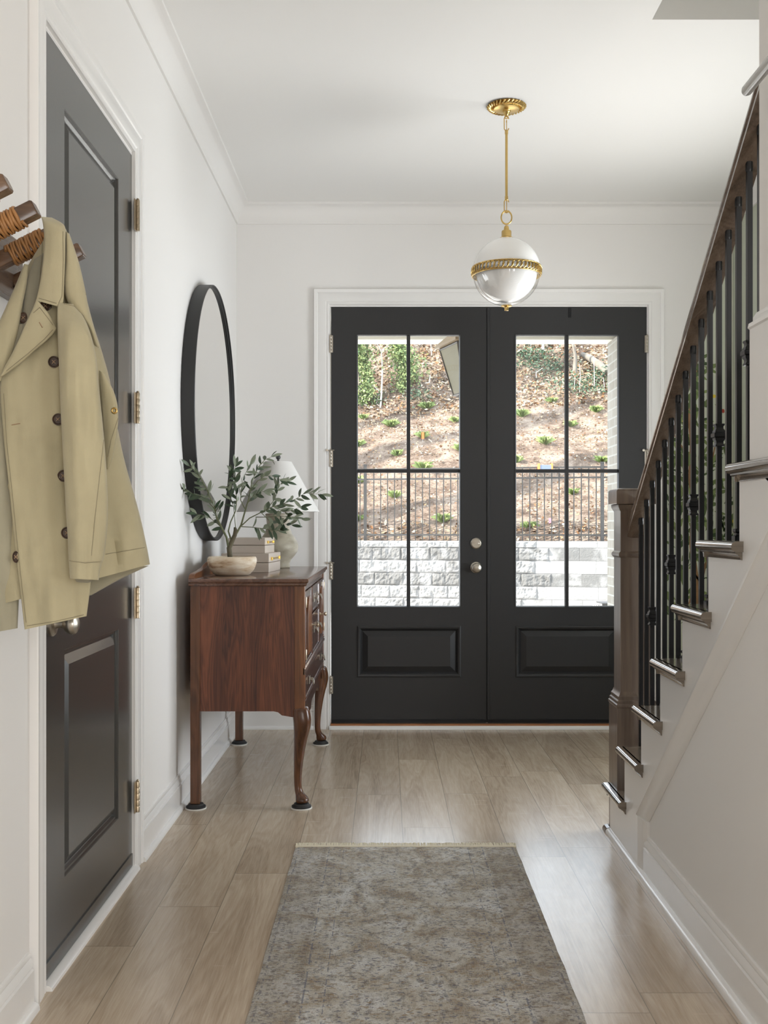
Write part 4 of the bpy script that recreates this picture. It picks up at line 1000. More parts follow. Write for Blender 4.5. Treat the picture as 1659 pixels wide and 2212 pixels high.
for k in range(330):
    x = xa+(xb-xa)*(k+0.5)/330+rnd.uniform(-0.0008, 0.0008); L = rnd.uniform(0.040, 0.058); dx_ = rnd.uniform(-0.006, 0.006)
    fg.tube([(x, yb-0.004, 0.007), (x+dx_*0.4, yb+L*0.5, 0.010+rnd.uniform(0, 0.003)), (x+dx_, yb+L, 0.0035)], [0.0017, 0.0017, 0.0012], 5)
fo = obj('fringe', fg, M['fringe'], RG, smooth=60); fo['kind'] = 'stuff'
obj('rug_binding', MB().box(xa+0.001, xb-0.001, yb-0.008, yb+0.004, 0.001, 0.0105), M['fringe'], RG, bevel=0.003)

# ================================================================ COAT RACK
CRK = thing('coat_rack', 'wooden wall coat rack with leather-wrapped pegs on the near left wall', 'coat rack', (XL, 2.2, 1.77))
bb = MB().box(XL, XL+0.022, 1.20, 2.500, 1.700, 1.842); obj('board', bb, M['walnutY'], CRK, bevel=0.003)
hexp = [(0.0175*math.cos(R(45+90*k))*1.25, 0.0175*math.sin(R(45+90*k))*1.25) for k in range(4)]
def peg(y):
    a = Vector((XL+0.020, y, 1.737)); b = Vector((-0.700, y, 1.815)); t = (b-a).normalized(); L = (b-a).length
    sd = Vector((0, 1, 0)); u = sd.cross(t).normalized(); mb = MB(); vs = []; fs = []
    prof = [(0.014, -0.016), (0.017, -0.008), (0.017, 0.008), (0.014, 0.016), (-0.014, 0.016), (-0.017, 0.008), (-0.017, -0.008), (-0.014, -0.016)]
    for s, k in ((0, 1), (L-0.004, 1), (L, 0.86)):
        vs += [a+t*s+sd*(p*k)+u*(q*k) for p, q in prof]
    for i in range(2):
        for k in range(8): j = (k+1) % 8; fs.append((i*8+k, i*8+j, (i+1)*8+j, (i+1)*8+k))
    fs += [tuple(range(8)), tuple(range(16, 24))]
    po = obj('peg', mb.add(vs, fs), M['walnut'], CRK, bevel=0.0015)
    hp_ = []; turns = 13
    for i in range(turns*14+1):
        f = i/(turns*14); ang = 2*math.pi*turns*f+y*7; s = L*(0.30+0.50*f)
        m2 = max(abs(math.cos(ang)), abs(math.sin(ang))); rr = 0.0190*(0.75+0.25/m2)+0.0016
        hp_.append(a+t*s+(sd*math.cos(ang)+u*math.sin(ang))*rr+t*0.0012*math.sin(ang*0.37+i))
    obj('leather_wrap', MB().tube(hp_, [0.0036+0.0006*math.sin(i*0.9) for i in range(len(hp_))], 7), M['rope'], po, smooth=70)
for y in (1.81, 1.97, 2.13, 2.29, 2.45): peg(y)

# ================================================================ TRENCH COAT
TC = thing('trench_coat', 'khaki trench coat with dark buttons hanging by its collar from a rack peg', 'coat', (-0.68, 2.26, 0.95))
def catmull(rows, k):
    outr = []; n_ = len(rows)
    for i in range(n_-1):
        p0, p1, p2, p3 = rows[max(0, i-1)], rows[i], rows[i+1], rows[min(n_-1, i+2)]
        for j in range(k):
            t = j/k; outr.append([0.5*((2*b)+(-a+c)*t+(2*a-5*b+4*c-d)*t*t+(-a+3*b-3*c+d)*t**3) for a, b, c, d in zip(p0, p1, p2, p3)])
    outr.append(list(rows[-1])); return outr
def loft(name, rows, mat, folds=0.006, nseg=48, k=6, pw=0.75, seed=0, closed_bottom=True, parent=TC, fs_=18.0, thin=False):
    # row = left px, left py, right px, right py, centre distance, half depth (m)
    rr = catmull(rows, k); vs = []; fs = []
    for ri, (lx, ly, rx, ry, yc, hd) in enumerate(rr):
        for q in range(nseg):
            th = 2*math.pi*q/nseg; s = (1-math.cos(th))/2; sn = math.sin(th)
            dep = hd*math.copysign(abs(sn)**pw, sn)
            px = lx+(rx-lx)*s; py = ly+(ry-ly)*s; edge = min(1, 4*s*(1-s)*1.6)
            if folds:
                f = noise.noise(Vector((px*0.018+seed*7.1, py*0.0045, seed)))*1.0+0.45*noise.noise(Vector((px*0.05+seed, py*0.011, 5+seed)))
                dep2 = f*folds*edge*(1 if sn > 0 else -0.6)
            else: dep2 = 0
            Yv = yc-dep-dep2 if not thin else yc-dep*0.5-f*folds*edge if folds else yc-dep*0.5
            vs.append(P(px, py, Yv))
    n_ = len(rr)
    for i in range(n_-1):
        for q in range(nseg): j = (q+1) % nseg; fs.append((i*nseg+q, i*nseg+j, (i+1)*nseg+j, (i+1)*nseg+q))
    fs.append(tuple(range(nseg)))
    if closed_bottom: fs.append(tuple(range((n_-1)*nseg, n_*nseg))[::-1])
    o = obj(name, MB().add(vs, fs), mat, parent, smooth=70); return o
# body
loft('coat_body', [(96, 480, 142, 494, 2.290, 0.020), (90, 520, 160, 538, 2.285, 0.035), (60, 575, 172, 580, 2.28, 0.05), (30, 640, 186, 640, 2.275, 0.065), (0, 700, 203, 705, 2.27, 0.075), (-30, 760, 222, 765, 2.27, 0.08),
                   (-45, 820, 238, 825, 2.27, 0.08), (-48, 900, 250, 900, 2.27, 0.08), (-48, 1000, 268, 990, 2.265, 0.08), (-48, 1120, 300, 1105, 2.26, 0.085), (-46, 1240, 317, 1180, 2.255, 0.09), (-44, 1318, 324, 1219, 2.255, 0.088)],
     M['coat'], folds=0.024, seed=1, k=7, nseg=64)
# hem of the inner back that hangs lower between the panels
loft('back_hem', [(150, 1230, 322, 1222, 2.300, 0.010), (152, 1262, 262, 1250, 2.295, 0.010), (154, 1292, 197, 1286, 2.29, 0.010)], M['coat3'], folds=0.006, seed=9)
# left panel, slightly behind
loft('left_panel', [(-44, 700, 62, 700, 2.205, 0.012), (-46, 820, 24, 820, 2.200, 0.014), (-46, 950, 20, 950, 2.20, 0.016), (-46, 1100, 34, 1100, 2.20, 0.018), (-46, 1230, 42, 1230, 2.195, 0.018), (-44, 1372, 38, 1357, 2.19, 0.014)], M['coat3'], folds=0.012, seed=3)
# front panel
loft('front_panel', [(80, 655, 132, 665, 2.200, 0.006), (60, 720, 140, 715, 2.186, 0.009), (14, 800, 150, 790, 2.178, 0.012), (1, 840, 150, 840, 2.175, 0.012), (8, 950, 165, 945, 2.172, 0.013), (20, 1060, 185, 1050, 2.168, 0.014), (32, 1180, 198, 1150, 2.165, 0.014), (44, 1280, 196, 1255, 2.162, 0.013), (53, 1360, 187, 1331, 2.160, 0.010)], M['coat'], folds=0.015, seed=4, nseg=56)
# sleeve
loft('sleeve', [(127, 654, 158, 657, 2.165, 0.010), (124, 666, 180, 684, 2.150, 0.018), (124, 700, 196, 722, 2.130, 0.036), (126, 760, 208, 772, 2.120, 0.042), (129, 830, 214, 838, 2.115, 0.046), (132, 910, 222, 915, 2.113, 0.047), (137, 1000, 229, 1000, 2.110, 0.047),
                (142, 1100, 233, 1090, 2.105, 0.045), (146, 1160, 231, 1150, 2.103, 0.042), (148, 1206, 224, 1206, 2.100, 0.038), (149, 1218, 219, 1218, 2.100, 0.037), (151, 1250, 213, 1253, 2.098, 0.036)], M['coat'], folds=0.016, seed=6, nseg=56, pw=0.5)
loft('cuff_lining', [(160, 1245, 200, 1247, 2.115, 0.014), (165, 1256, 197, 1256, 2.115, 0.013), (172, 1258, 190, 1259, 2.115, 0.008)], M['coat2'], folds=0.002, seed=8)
# shoulder drop behind the sleeve (back yoke) with a flap and eyelet
loft('shoulder_yoke', [(142, 500, 150, 505, 2.215, 0.008), (140, 560, 170, 565, 2.205, 0.020), (138, 620, 184, 625, 2.195, 0.026), (150, 660, 192, 668, 2.190, 0.026), (185, 700, 204, 712, 2.192, 0.020), (203, 745, 214, 752, 2.20, 0.008)], M['coat'], folds=0.006, seed=12)
loft('belt_flap', [(214, 800, 226, 808, 2.190, 0.010), (216, 840, 246, 846, 2.182, 0.014), (219, 880, 255, 884, 2.180, 0.014), (222, 920, 254, 930, 2.182, 0.014), (226, 980, 244, 985, 2.186, 0.010), (230, 1012, 234, 1014, 2.19, 0.005)], M['coat'], folds=0.008, seed=14)
# collar and lapels
loft('collar', [(88, 468, 112, 470, 2.230, 0.012), (92, 480, 139, 487, 2.205, 0.022), (95, 510, 141, 516, 2.192, 0.018), (94, 550, 141, 556, 2.184, 0.012), (88, 600, 139, 610, 2.176, 0.009), (80, 640, 137, 650, 2.168, 0.008), (77, 649, 130, 663, 2.164, 0.005)], M['coat'], folds=0.004, seed=15)
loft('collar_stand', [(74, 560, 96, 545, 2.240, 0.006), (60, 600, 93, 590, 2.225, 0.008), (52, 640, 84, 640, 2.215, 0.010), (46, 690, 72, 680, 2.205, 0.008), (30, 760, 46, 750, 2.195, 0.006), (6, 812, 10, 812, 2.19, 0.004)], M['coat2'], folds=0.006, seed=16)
loft('lapel', [(78, 648, 84, 652, 2.165, 0.004), (70, 668, 104, 676, 2.158, 0.006), (60, 690, 119, 703, 2.154, 0.007), (50, 712, 121, 712, 2.152, 0.007), (40, 735, 104, 733, 2.152, 0.007), (25, 765, 72, 760, 2.154, 0.006), (10, 792, 38, 790, 2.158, 0.005), (0, 812, 8, 812, 2.162, 0.004)], M['coat'], folds=0.004, seed=17)
loft('lapel', [(52, 570, 62, 572, 2.235, 0.006), (36, 610, 58, 612, 2.215, 0.010), (14, 660, 48, 664, 2.200, 0.012), (-8, 710, 40, 712, 2.192, 0.012), (-26, 760, 26, 764, 2.186, 0.010), (-30, 820, 6, 824, 2.184, 0.006)], M['coat'], folds=0.005, seed=18)
from mathutils.bvhtree import BVHTree
def coat_tree(skip=()):
    vs, fs = [], []
    for o in TC.children:
        if o.name.split('.')[0] in skip or o.type != 'MESH': continue
        b = len(vs); off = world_origin(TC); vs += [v.co+off for v in o.data.vertices]; fs += [tuple(b+i for i in p.vertices) for p in o.data.polygons]
    return BVHTree.FromPolygons(vs, fs)
T_all = coat_tree(); T_in = coat_tree(('sleeve', 'lapel', 'collar', 'shoulder_yoke'))
def on_coat(px, py, tree, out=0.0006):
    o_ = Vector((0, 0, HC)); d = (P(px, py, 1.0)-o_).normalized(); h = tree.ray_cast(o_, d)
    return (h[0]-d*out) if h[0] is not None else None
def seam(pts, name='seam', r=0.0007, mat='seam', tree=None, n=14):
    q = []
    for i in range(len(pts)-1):
        for j in range(n):
            t = j/n; p = on_coat(pts[i][0]*(1-t)+pts[i+1][0]*t, pts[i][1]*(1-t)+pts[i+1][1]*t, tree or T_all)
            if p is not None and (not q or abs(p.y-q[-1].y) < 0.02): q.append(p)
    if len(q) > 2: obj(name, MB().tube(q, r, 5), M[mat], TC, smooth=70)
M['seam'] = plain('darker_khaki_seam', (0.24, 0.21, 0.135), 0.9)
for pts in (([(92, 500), (90, 560), (84, 630)]), ([(136, 500), (137, 560), (134, 640), (126, 656)]), ([(84, 644), (125, 656)]), ([(72, 676), (86, 664), (98, 680), (116, 704)]), ([(114, 712), (96, 732), (60, 764), (10, 804)]),
            ([(150, 1211), (184, 1216), (218, 1213)]), ([(8, 850), (14, 950), (26, 1060), (38, 1180), (49, 1280), (57, 1350)]), ([(58, 1352), (120, 1342), (186, 1327)]), ([(224, 950), (214, 1040), (204, 1130), (197, 1206)]),
            ([(138, 656), (160, 661), (180, 682), (196, 716), (206, 752)]), ([(228, 1197), (270, 1190), (316, 1182)]), ([(176, 560), (182, 600), (186, 640)]), ([(256, 900), (240, 950), (232, 990)])): seam(pts)
def button(px, py, Y, r=0.0122, sx=1.0):
    hp_ = on_coat(px, py, T_in, 0.0015)
    if hp_ is not None: Y = hp_.y
    c = P(px, py, Y); mb = MB(); prof = [(r*0.92, 0.003), (r, 0.0), (r*0.98, -0.002), (r*0.82, -0.003), (r*0.70, -0.0016), (r*0.02, -0.0016)]
    vs = []; n_ = 28
    for rr, h in prof:
        for k in range(n_): a = 2*math.pi*k/n_; vs.append((c.x+sx*rr*math.cos(a), c.y+h, c.z+rr*math.sin(a)))
    fs = [(i*n_+k, i*n_+(k+1) % n_, (i+1)*n_+(k+1) % n_, (i+1)*n_+k) for i in range(len(prof)-1) for k in range(n_)]
    b = obj('button', mb.add(vs, fs), M['button'], TC, smooth=40)
    s = MB(); d = r*0.28
    s.tube([(c.x-d, c.y-0.002, c.z-d), (c.x, c.y-0.0032, c.z), (c.x+d, c.y-0.002, c.z+d)], 0.0009, 6); s.tube([(c.x-d, c.y-0.002, c.z+d), (c.x, c.y-0.0032, c.z), (c.x+d, c.y-0.002, c.z-d)], 0.0009, 6)
    obj('stitch', s, M['thread'], b)
button(117, 782, 2.158); button(126, 906, 2.152); button(137, 1028, 2.148); button(145, 1151, 2.144); button(99, 661, 2.172); button(51, 687, 2.182, 0.0122, 0.7); button(35, 1203, 2.170, 0.0122, 0.6)
ey = on_coat(247, 887, T_all, 0.001)
obj('eyelet', MB().torus(tuple(ey), 0.0050, 0.0019, 'y', 24, 8), M['brass'], TC, smooth=60)['label'] = 'brass eyelet'
seam([(25, 918), (47, 914)], 'buttonhole', 0.0010, 'thread', n=6); seam([(85, 696), (93, 710)], 'buttonhole', 0.0010, 'thread', n=6)

# ================================================================ OUTDOORS
YW = lambda x: 17.0-0.2*x
TOPW = 0.956
struct('ground', MB().box(-14, 16, YB+0.15, 26, -0.42, -0.22), M['porch'])
struct('porch_floor', MB().box(-2.6, 2.4, YB+0.155, 8.5, -0.22, -0.03), M['porch'])
pc = MB().box(-2.6, 2.4, YB+0.155, 8.6, 2.72, 2.82); struct('porch_ceiling', pc, M['soffit'])
pb = MB().box(-2.6, 2.4, 8.22, 8.42, 2.622, 2.72); pb.box(-2.6, 2.4, 8.20, 8.44, 2.600+0.045, 2.665); struct('porch_beam', pb, M['soffit'], bevel=0.003)
pcx = 1.743
struct('porch_pier', MB().box(pcx, pcx+0.42, 7.97, 8.40, -0.03, 2.622), M['brickw'])
struct('house_roof', MB().box(-4, 5.0, -3.8, 8.62, 5.3, 5.5), M['soffit'])
struct('house_front', MB().box(-4, 5.0, YB+0.155, YB+0.28, ZC-0.2, 5.3).box(-4, DX0-0.10, YB+0.155, YB+0.28, -0.22, ZC-0.2).box(DX1+0.10, 5.0, YB+0.155, YB+0.28, -0.22, ZC-0.2), M['brickw'])
# retaining wall of split-face blocks
bw = MB(); btn = []; r4 = random.Random(3); CH, BL = 0.2005, 0.457; course = 0
z = TOPW; h = 0.105
while z > -0.35:
    off = (course % 2)*BL/2+r4.uniform(-0.03, 0.03)
    x = -5.0-off
    while x < 8.5:
        xa_, xb_ = x+0.0015, x+BL-0.0015; zt, zb = z-0.0015, z-h+0.0015; NXb, NZb = 18, 8; vs = []; fs = []
        rough = 1.0 if xa_ < 2.1 else 0.15
        for j in range(NZb+1):
            for i in range(NXb+1):
                e = (i in (0, NXb)) or (j in (0, NZb)); xx = xa_+(xb_-xa_)*i/NXb; zz = zb+(zt-zb)*j/NZb
                dp = 0 if e else rough*(0.020+0.026*noise.noise(Vector((xx*7, zz*7, course)))+0.024*noise.noise(Vector((xx*21, zz*21, 2)))+0.012*noise.noise(Vector((xx*47, zz*47, 5))))
                vs.append((xx, YW(xx)-dp, zz))
        nv = len(vs); vs += [(a, b+0.28, c) for a, b, c in vs]
        for j in range(NZb):
            for i in range(NXb): a = j*(NXb+1)+i; fs.append((a, a+1, a+NXb+2, a+NXb+1)); 
        c0_, c1_, c2_, c3_ = 0, NXb, (NZb+1)*(NXb+1)-1, NZb*(NXb+1)
        fs += [(c0_, c1_, nv+c1_, nv+c0_), (c3_, c2_, nv+c2_, nv+c3_), (c0_, c3_, nv+c3_, nv+c0_), (c1_, c2_, nv+c2_, nv+c1_)]
        bw.add(vs, fs); btn += [min(1, max(0, (0.12 if course in (1, 3) else 0.62)+r4.uniform(-0.12, 0.25)))]*len(vs); x += BL
    z -= h; h = CH; course += 1
o = struct('retaining_wall', bw, M['block'], fix=False)
a_ = o.data.attributes.new('tone', 'FLOAT', 'POINT'); a_.data.foreach_set('value', btn)
# hillside
def hill(x, y):
    d = y-YW(x)-0.2
    if d < 0: return TOPW-0.03
    z = TOPW-0.03+0.50*min(d, 5.6)+max(0, d-5.6)*0.66
    z += 0.10*math.sin(d*2.1+0.35*x)*min(1, d)*(1 if d < 6 else 0.4)
    z += 0.10*noise.noise(Vector((x*0.9, y*0.9, 0)))*min(1, d)+0.05*noise.noise(Vector((x*3.1, y*3.1, 1)))*min(1, d)
    if d > 5.6: z += min(1, d-5.6)*(0.28*noise.noise(Vector((x*1.3, y*1.3, 4)))+0.12*noise.noise(Vector((x*4, y*4, 4))))
    return z
hm = MB(); NXh, NYh = 150, 170; vs = []; fs = []
for j in range(NYh+1):
    for i in range(NXh+1):
        x = -7+16*i/NXh; y = YW(x)+0.2+9.4*(j/NYh)**1.2; vs.append((x, y, hill(x, y)))
for j in range(NYh):
    for i in range(NXh): a = j*(NXh+1)+i; fs.append((a, a+1, a+NXh+2, a+NXh+1))
struct('hillside', hm.add(vs, fs), M['mulch'], smooth=60, fix=False)
def hit(px, py):
    Y = 17.2
    while Y < 32:
        p = P(px, py, Y)
        if hill(p.x, Y) >= p.z and Y > YW(p.x)+0.2: return p
        Y += 0.04
    return P(px, py, 24)
# leaf litter
lt = MB(); tn = []; r5 = random.Random(21)
def quad_leaf(mb, p, s, tones_, tone, flat=0.5):
    a = Vector((r5.gauss(0, 1), r5.gauss(0, 1), r5.gauss(0, flat))).normalized(); b = Vector((r5.gauss(0, 1), r5.gauss(0, 1), r5.gauss(0, flat+0.3))); b = (b-a*b.dot(a)).normalized()
    mb.add([p-a*s, p-b*s*0.55, p+a*s, p+b*s*0.55], [(0, 1, 2, 3)]); tones_.extend([tone]*4)
for i in range(34000):
    x = r5.uniform(-2.2, 5.2); d = 0.02+9.3*r5.random()**0.85
    if d < 5.4 and r5.random() < 0.55 and d > 0.5: continue
    y = YW(x)+0.2+d; s = r5.uniform(0.018, 0.055) if d > 5.4 or d < 0.5 else r5.uniform(0.012, 0.034)
    quad_leaf(lt, Vector((x, y, hill(x, y)+r5.uniform(0.0, 0.05))), s, tn, min(1, max(0, r5.gauss(0.62, 0.28))))
o = tag(obj('leaf_litter', lt, M['litter'], None, fix=False), 'brown fallen leaves strewn over the whole bank behind the fence', 'leaves', kind='stuff'); tone_attr(o, tn)
iv = MB(); tn = []
for (cx_, cy_, sx_, sy_, k_) in ((1150, 775, 55, 22, 700), (1190, 800, 50, 16, 380), (1230, 830, 60, 14, 300), (1290, 820, 25, 25, 260), (900, 860, 30, 12, 200), (1250, 850, 70, 12, 240), (800, 870, 30, 10, 200)):
    for i in range(k_):
        q = hit(r5.gauss(cx_, sx_*0.55), r5.gauss(cy_, sy_*0.55)); quad_leaf(iv, q+Vector((0, -0.05, r5.uniform(0.02, 0.16))), r5.uniform(0.018, 0.040), tn, r5.random())
o = tag(obj('ivy', iv, M['ivy'], None, fix=False), 'green ivy spreading over the leafy slope behind the right door leaf', 'ivy', kind='stuff'); tone_attr(o, tn)
# trees and bushes
def bush(px, py, w, h, nlf, label, seed, deep=0.9):
    rr = random.Random(seed); b = hit(px, py); r_ = thing('leafy_bush', label, 'bush', tuple(b)); mb = MB(); tn_ = []
    for i in range(nlf):
        u = rr.random()**0.8; a = rr.uniform(0, 2*math.pi); rad = w*(0.62+0.30*math.sin(u*9+seed))*min(1.5, abs(rr.gauss(0, 0.62)))
        p = b+Vector((rad*math.cos(a)+0.12*math.sin(u*7), rad*math.sin(a)*deep, 0.03+h*u))
        quad_leaf(mb, p, rr.uniform(0.020, 0.046), tn_, min(1, max(0, rr.gauss(0.45, 0.3))), 1.0)
    o_ = obj('foliage', mb, M['bush'], r_, fix=False); o_['kind'] = 'stuff'; tone_attr(o_, tn_)
    tm_ = MB()
    for k in range(5):
        a = rr.uniform(0, 6.28); tm_.tube([b-Vector((0, 0, 0.1)), b+Vector((0.15*w*math.cos(a), 0.1, h*0.4)), b+Vector((0.6*w*math.cos(a), 0.1, h*0.85))], [0.03, 0.02, 0.008], 7)
    obj('stem', tm_, M['deadw'], r_, smooth=60); return r_
bush(780, 880, 0.44, 2.2, 6800, 'tall green leafy bush at the far left of the bank, beside the pale sapling', 2)
bush(866, 852, 0.46, 2.0, 6200, 'green leafy bush standing behind the centre bar of the left door leaf', 5)
def sapling(pts, r0, label, mat='whitebark', name='bare_sapling', twigs=()):
    b = hit(*pts[0]); root = thing(name, label, 'tree', tuple(b)); Y0 = b.y
    mb = MB().tube([P(px, py, Y0+0.04*i)+(Vector((0, 0, -0.12)) if i == 0 else Vector()) for i, (px, py) in enumerate(pts)], [r0*(1-0.6*i/(len(pts)-1)) for i in range(len(pts))], 9)
    obj('trunk', mb, M[mat], root, smooth=60)
    for tw in twigs:
        obj('twig', MB().tube([P(px, py, Y0+0.03+0.05*i) for i, (px, py) in enumerate(tw)], [r0*0.5*(1-0.5*i/(len(tw)-1)) for i in range(len(tw))], 6), M[mat], root, smooth=60)
    return root
sapling([(821, 884), (824, 850), (826, 800), (824, 760), (813, 740), (809, 725)], 0.022, 'slim white sapling rising between the two green bushes', twigs=[[(824, 757), (835, 748), (846, 738)], [(823, 848), (812, 838), (803, 831)], [(821, 878), (813, 872), (819, 852)], [(835, 757), (841, 752), (850, 746)]])
sapling([(924, 832), (928, 820), (929, 810)], 0.022, 'short crooked white stem on the slope left of the lantern')
sapling([(933, 770), (931, 745), (930, 728)], 0.012, 'thin bare stem at the top of the slope left of the lantern')
sapling([(1173, 760), (1173, 740), (1172, 700)], 0.045, 'stout white trunk at the top of the slope behind the right door leaf', name='tree_trunk')
sapling([(1243, 808), (1242, 790), (1243, 770), (1238, 745), (1236, 700)], 0.055, 'grey tree trunk just right of the right door leaf\'s centre bar', 'deadw', 'tree_trunk')
sapling([(1146, 765), (1147, 735), (1147, 715)], 0.010, 'thin bare stem left of the stout white trunk')
sapling([(1283, 848), (1284, 820), (1283, 780), (1282, 770)], 0.010, 'thin bare stem standing in front of the fallen log')
sapling([(1252, 850), (1252, 830), (1254, 810), (1251, 785)], 0.010, 'thin bare stem between the grey trunk and the fallen log', twigs=[[(1252, 833), (1258, 826)]])
sapling([(1160, 822), (1158, 805), (1172, 795)], 0.014, 'forked dry stem below the ivy patch', twigs=[[(1158, 822), (1159, 800)]])
sapling([(1241, 850), (1241, 830), (1242, 815)], 0.008, 'shortest bare stem at the foot of the grey trunk')
sapling([(1306, 848), (1305, 830), (1303, 815)], 0.009, 'thin bare stem below the right end of the fallen log')
for k_, (tx, ty, th_) in enumerate(((-6.3, 16.2, 11.0), (-7.5, 18.25, 12.0), (-7.0, 20.3, 11.0))):      # trees left of the view whose trunks shade the bank
    zt__ = hill(tx, ty) if ty > YW(tx)+0.2 else -0.2
    r_ = thing('pine_tree', ('nearest', 'middle', 'farthest')[k_]+' of the tall bare-trunked pines left of the bank, outside the view', 'tree', (tx, ty, zt__))
    obj('trunk', MB().tube([(tx, ty, zt__-0.3), (tx+0.1, ty, zt__+th_*0.5), (tx, ty+0.1, zt__+th_)], [0.34, 0.28, 0.18], 12), M['deadw'], r_, smooth=60)
la, lb = hit(1258, 775), hit(1312, 812)
tag(obj('fallen_log', MB().tube([la+Vector((0, 0, 0.10)), la.lerp(lb, 0.3)+Vector((0, 0, 0.13)), la.lerp(lb, 0.7)+Vector((0, 0, 0.12)), lb+Vector((0, 0, 0.08))], [0.05, 0.075, 0.085, 0.07], 14), M['deadw'], None, smooth=60), 'weathered fallen log lying across the slope beside the grey tree trunk', 'log')
# liriope tufts
def tuft_mesh(seed):
    rr = random.Random(seed); mb = MB(); tn_ = []
    for i in range(150):
        a = rr.uniform(0, 6.283); L = rr.uniform(0.13, 0.25); sp_ = rr.uniform(0.10, 0.95); w = 0.006
        d = Vector((math.cos(a), math.sin(a), 0)); s = Vector((-math.sin(a), math.cos(a), 0)); b = d*rr.uniform(0, 0.035)
        m1 = b+d*L*sp_*0.45+Vector((0, 0, L*0.62)); e = b+d*L*sp_+Vector((0, 0, L*(0.75 if sp_ < 0.8 else 0.45)))
        mb.add([b-s*w, b+s*w, m1+s*w*0.9, e, m1-s*w*0.9], [(0, 1, 2, 3, 4)]); t = rr.random(); tn_ += [t*0.6, t*0.6, t, min(1, t+0.3), t]
    return mb, tn_
tl = [(785, 906, 'at the far left, highest on the mulched bank'), (846, 922, 'left of the left leaf\'s centre bar, upper pane'), (913, 946, 'just behind the orange marker flag'), (983, 912, 'below the lantern at the left leaf\'s right edge'),
      (921, 884, 'between the green bush and the lantern, at the wood\'s edge'), (994, 974, 'cut by the left leaf\'s right edge, above the crossbar'), (857, 985, 'bright one below the upper left pane\'s middle'), (915, 1016, 'behind the left leaf\'s crossbar, right of centre'),
      (775, 1044, 'behind the left fence post, just under the crossbar'), (852, 1075, 'behind the pickets in the middle of the lower left pane'), (773, 1126, 'at the foot of the left fence post'), (955, 1128, 'low behind the pickets, right of the left centre bar'),
      (775, 964, 'cut by the left leaf\'s left edge, above the fence post'), (1192, 871, 'in the shaded strip at the top, left of the right centre bar'), (1127, 900, 'at the right leaf\'s left edge, upper pane'), (1287, 891, 'highest one right of the right centre bar'),
      (1233, 922, 'crossed by the right leaf\'s centre bar in the upper panes'), (1178, 960, 'in the shaded band in the middle of the upper right pane'), (1115, 1000, 'at the right leaf\'s left edge, just above the fence'), (1300, 1000, 'above the right fence post'),
      (1236, 1068, 'crossed by the right leaf\'s centre bar behind the fence'), (1143, 1146, 'lowest one behind the right leaf, at the fence foot')]
base_t = []
for s in range(3):
    mbt, tnt = tuft_mesh(40+s); base_t.append((mbt, tnt))
first = [None]*3
for i, (px, py, where) in enumerate(tl):
    q = hit(px, py); k = i % 3
    if first[k] is None:
        o = obj('grass_tuft', base_t[k][0], M['tuft'], None, fix=False); tone_attr(o, base_t[k][1]); first[k] = o
    else:
        o = first[k].copy(); C.objects.link(o)
    o.location = q+Vector((0, 0, -0.01)); o.rotation_euler = (0, 0, i*1.3); s = 0.70+0.30*((i*37) % 10)/10; o.scale = (s, s, s)
    tag(o, 'green grass tuft '+where, 'grass tuft', 'grass tufts planted on the bank')
def flag(px, py, m, label):
    q = hit(px, py); r_ = thing('marker_flag', label, 'flag', tuple(q))
    obj('wire', MB().tube([q, q+Vector((0.005, 0, 0.20))], 0.002, 6), M['wire'], r_)
    f_ = MB().box(q.x-0.02, q.x+0.028, q.y-0.002, q.y+0.001, q.z+0.07, q.z+0.20); obj('flag', f_, m, r_)
flag(913, 956, M['orange'], 'small orange marker flag on the bank below a grass tuft'); flag(1188, 1146, M['pink'], 'small pink marker flag behind the right fence pickets')
# fence
FN = thing('metal_fence', 'dark metal picket fence along the top of the retaining wall', 'fence', (1.5, YW(1.5)+0.15, TOPW))
def fy(x): return YW(x)+0.16
def frail(z, hh): 
    return obj('rail', MB().sweep([(-0.012, -hh), (0.012, -hh), (0.012, hh), (-0.012, hh)], [(-5, fy(-5), z), (2, fy(2), z), (8.2, fy(8.2), z)]), M['fence'], FN)
frail(2.105, 0.014); frail(1.945, 0.013); frail(1.050, 0.014)
pxs = [-5+0.1115*k for k in range(118)]
posts = [-0.345-1.845*2, -0.345-1.845, -0.345, 1.50, 3.34, 3.34+1.845, 3.34+1.845*2]
for x in pxs:
    if min(abs(x-p) for p in posts) < 0.06 or not (-1.2 < x < 4.6): continue
    obj('picket', MB().box(x-0.008, x+0.008, fy(x)-0.008, fy(x)+0.008, TOPW+0.0, 2.105), M['fence'], FN)
for x in posts:
    p_ = MB().box(x-0.025, x+0.025, fy(x)-0.025, fy(x)+0.025, TOPW-0.02, 2.165); p_.box(x-0.030, x+0.030, fy(x)-0.030, fy(x)+0.030, 2.165, 2.185)
    obj('post', p_, M['fence'], FN)
# tray hooked over the fence
q0, q1 = 2.37, 2.58; HT = thing('hanging_tray', 'blue-grey tray with orange clips hooked on the fence top', 'tray', (2.47, fy(2.47)-0.05, 2.02))
obj('tray', MB().box(q0, q1, fy(2.5)-0.10, fy(2.5)-0.02, 2.055, 2.140), M['slate'], HT, bevel=0.004)
obj('shelf', MB().box(q0, q1, fy(2.5)-0.14, fy(2.5)-0.02, 2.035, 2.054), M['wire'], HT, bevel=0.003)
for x in (q0+0.005, q1-0.005): obj('clip', MB().box(x-0.012, x+0.012, fy(2.5)-0.11, fy(2.5)+0.02, 2.060, 2.165), M['orange'], HT, bevel=0.003)
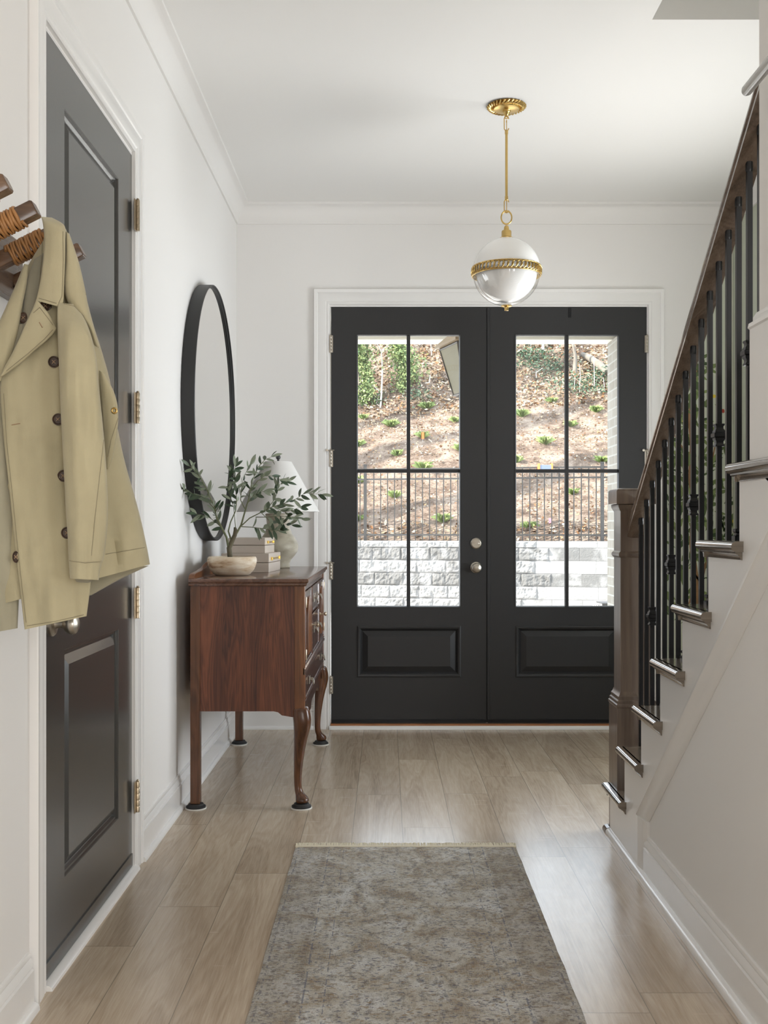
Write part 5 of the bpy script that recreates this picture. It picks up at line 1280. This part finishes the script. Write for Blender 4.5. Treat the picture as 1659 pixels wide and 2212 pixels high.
# wire rack on the ground by the pier
wr = MB(); wy = 11.5
def W2(px, py): return P(px, py, wy)
for a, b in (((1279, 1314), (1285, 1302)), ((1285, 1302), (1300, 1306)), ((1300, 1306), (1301, 1316)), ((1279, 1314), (1301, 1316)), ((1283, 1314), (1289, 1303)), ((1288, 1315), (1293, 1304)), ((1294, 1315), (1297, 1305))):
    wr.tube([W2(*a), W2(*b)], 0.006, 6)
for a in (1280, 1300): wr.tube([W2(a, 1314), (W2(a, 1314).x, wy, -0.22)], 0.008, 6)
tag(obj('wire_rack', wr, M['wire'], None), 'small white wire rack on the ground beside the porch pier', 'rack')
bn = MB().box(W2(1300, 0).x, W2(1345, 0).x, wy-0.02, wy+0.30, W2(0, 1309).z, W2(0, 1303).z)
for x in (1303, 1342): bn.box(W2(x, 0).x-0.015, W2(x, 0).x+0.015, wy, wy+0.26, -0.22, W2(0, 1309).z)
tag(obj('low_bench', bn, M['fence'], None), 'low dark bench beside the white wire rack outside', 'bench')
# porch lantern
LN = thing('porch_lantern', 'large tapered bronze lantern with seeded glass hanging outside above the front doors', 'lantern', (0.585, 7.2, 2.4))
LC = Vector((0.585, 7.2, 0)); rot = R(17)
def ln(x, y, z): return Vector((LC.x+x*math.cos(rot)-y*math.sin(rot), LC.y+x*math.sin(rot)+y*math.cos(rot), z))
zt_, zb_ = 2.405, 2.075; ht_, hb_ = 0.172, 0.098
rf = MB(); hr_ = 0.205
v_ = [ln(-hr_, -hr_, zt_-0.004), ln(hr_, -hr_, zt_-0.004), ln(hr_, hr_, zt_-0.004), ln(-hr_, hr_, zt_-0.004), ln(-hr_, -hr_, zt_+0.012), ln(hr_, -hr_, zt_+0.012), ln(hr_, hr_, zt_+0.012), ln(-hr_, hr_, zt_+0.012), ln(-0.06, -0.06, zt_+0.15), ln(0.06, -0.06, zt_+0.15), ln(0.06, 0.06, zt_+0.15), ln(-0.06, 0.06, zt_+0.15)]
rf.add(v_, [(3, 2, 1, 0), (0, 1, 5, 4), (1, 2, 6, 5), (2, 3, 7, 6), (3, 0, 4, 7), (4, 5, 9, 8), (5, 6, 10, 9), (6, 7, 11, 10), (7, 4, 8, 11), (8, 9, 10, 11)])
obj('roof', rf, M['lantroof'], LN)
fr_ = MB(); crn = [(-1, -1), (1, -1), (1, 1), (-1, 1)]
for k in range(4):
    a, b = crn[k], crn[(k+1) % 4]
    fr_.tube([ln(a[0]*ht_, a[1]*ht_, zt_-0.01), ln(a[0]*hb_, a[1]*hb_, zb_)], 0.011, 6)
    for hh, z in ((ht_, zt_-0.012), (hb_, zb_)): fr_.tube([ln(a[0]*hh, a[1]*hh, z), ln(b[0]*hh, b[1]*hh, z)], 0.009, 6)
fr_.tube([ln(0, 0, zt_+0.15), ln(0, 0, 2.72)], 0.010, 8); obj('frame', fr_, M['bronze'], LN)
gp = MB()
for k in range(4):
    a, b = crn[k], crn[(k+1) % 4]; gp.add([ln(a[0]*ht_, a[1]*ht_, zt_-0.012), ln(b[0]*ht_, b[1]*ht_, zt_-0.012), ln(b[0]*hb_, b[1]*hb_, zb_), ln(a[0]*hb_, a[1]*hb_, zb_)], [(0, 1, 2, 3)])
go = obj('glass', gp, M['seeded'], LN); so = go.modifiers.new('s', 'SOLIDIFY'); so.thickness = 0.004
for o in bpy.data.objects:
    if '_o' in o.keys(): del o['_o']
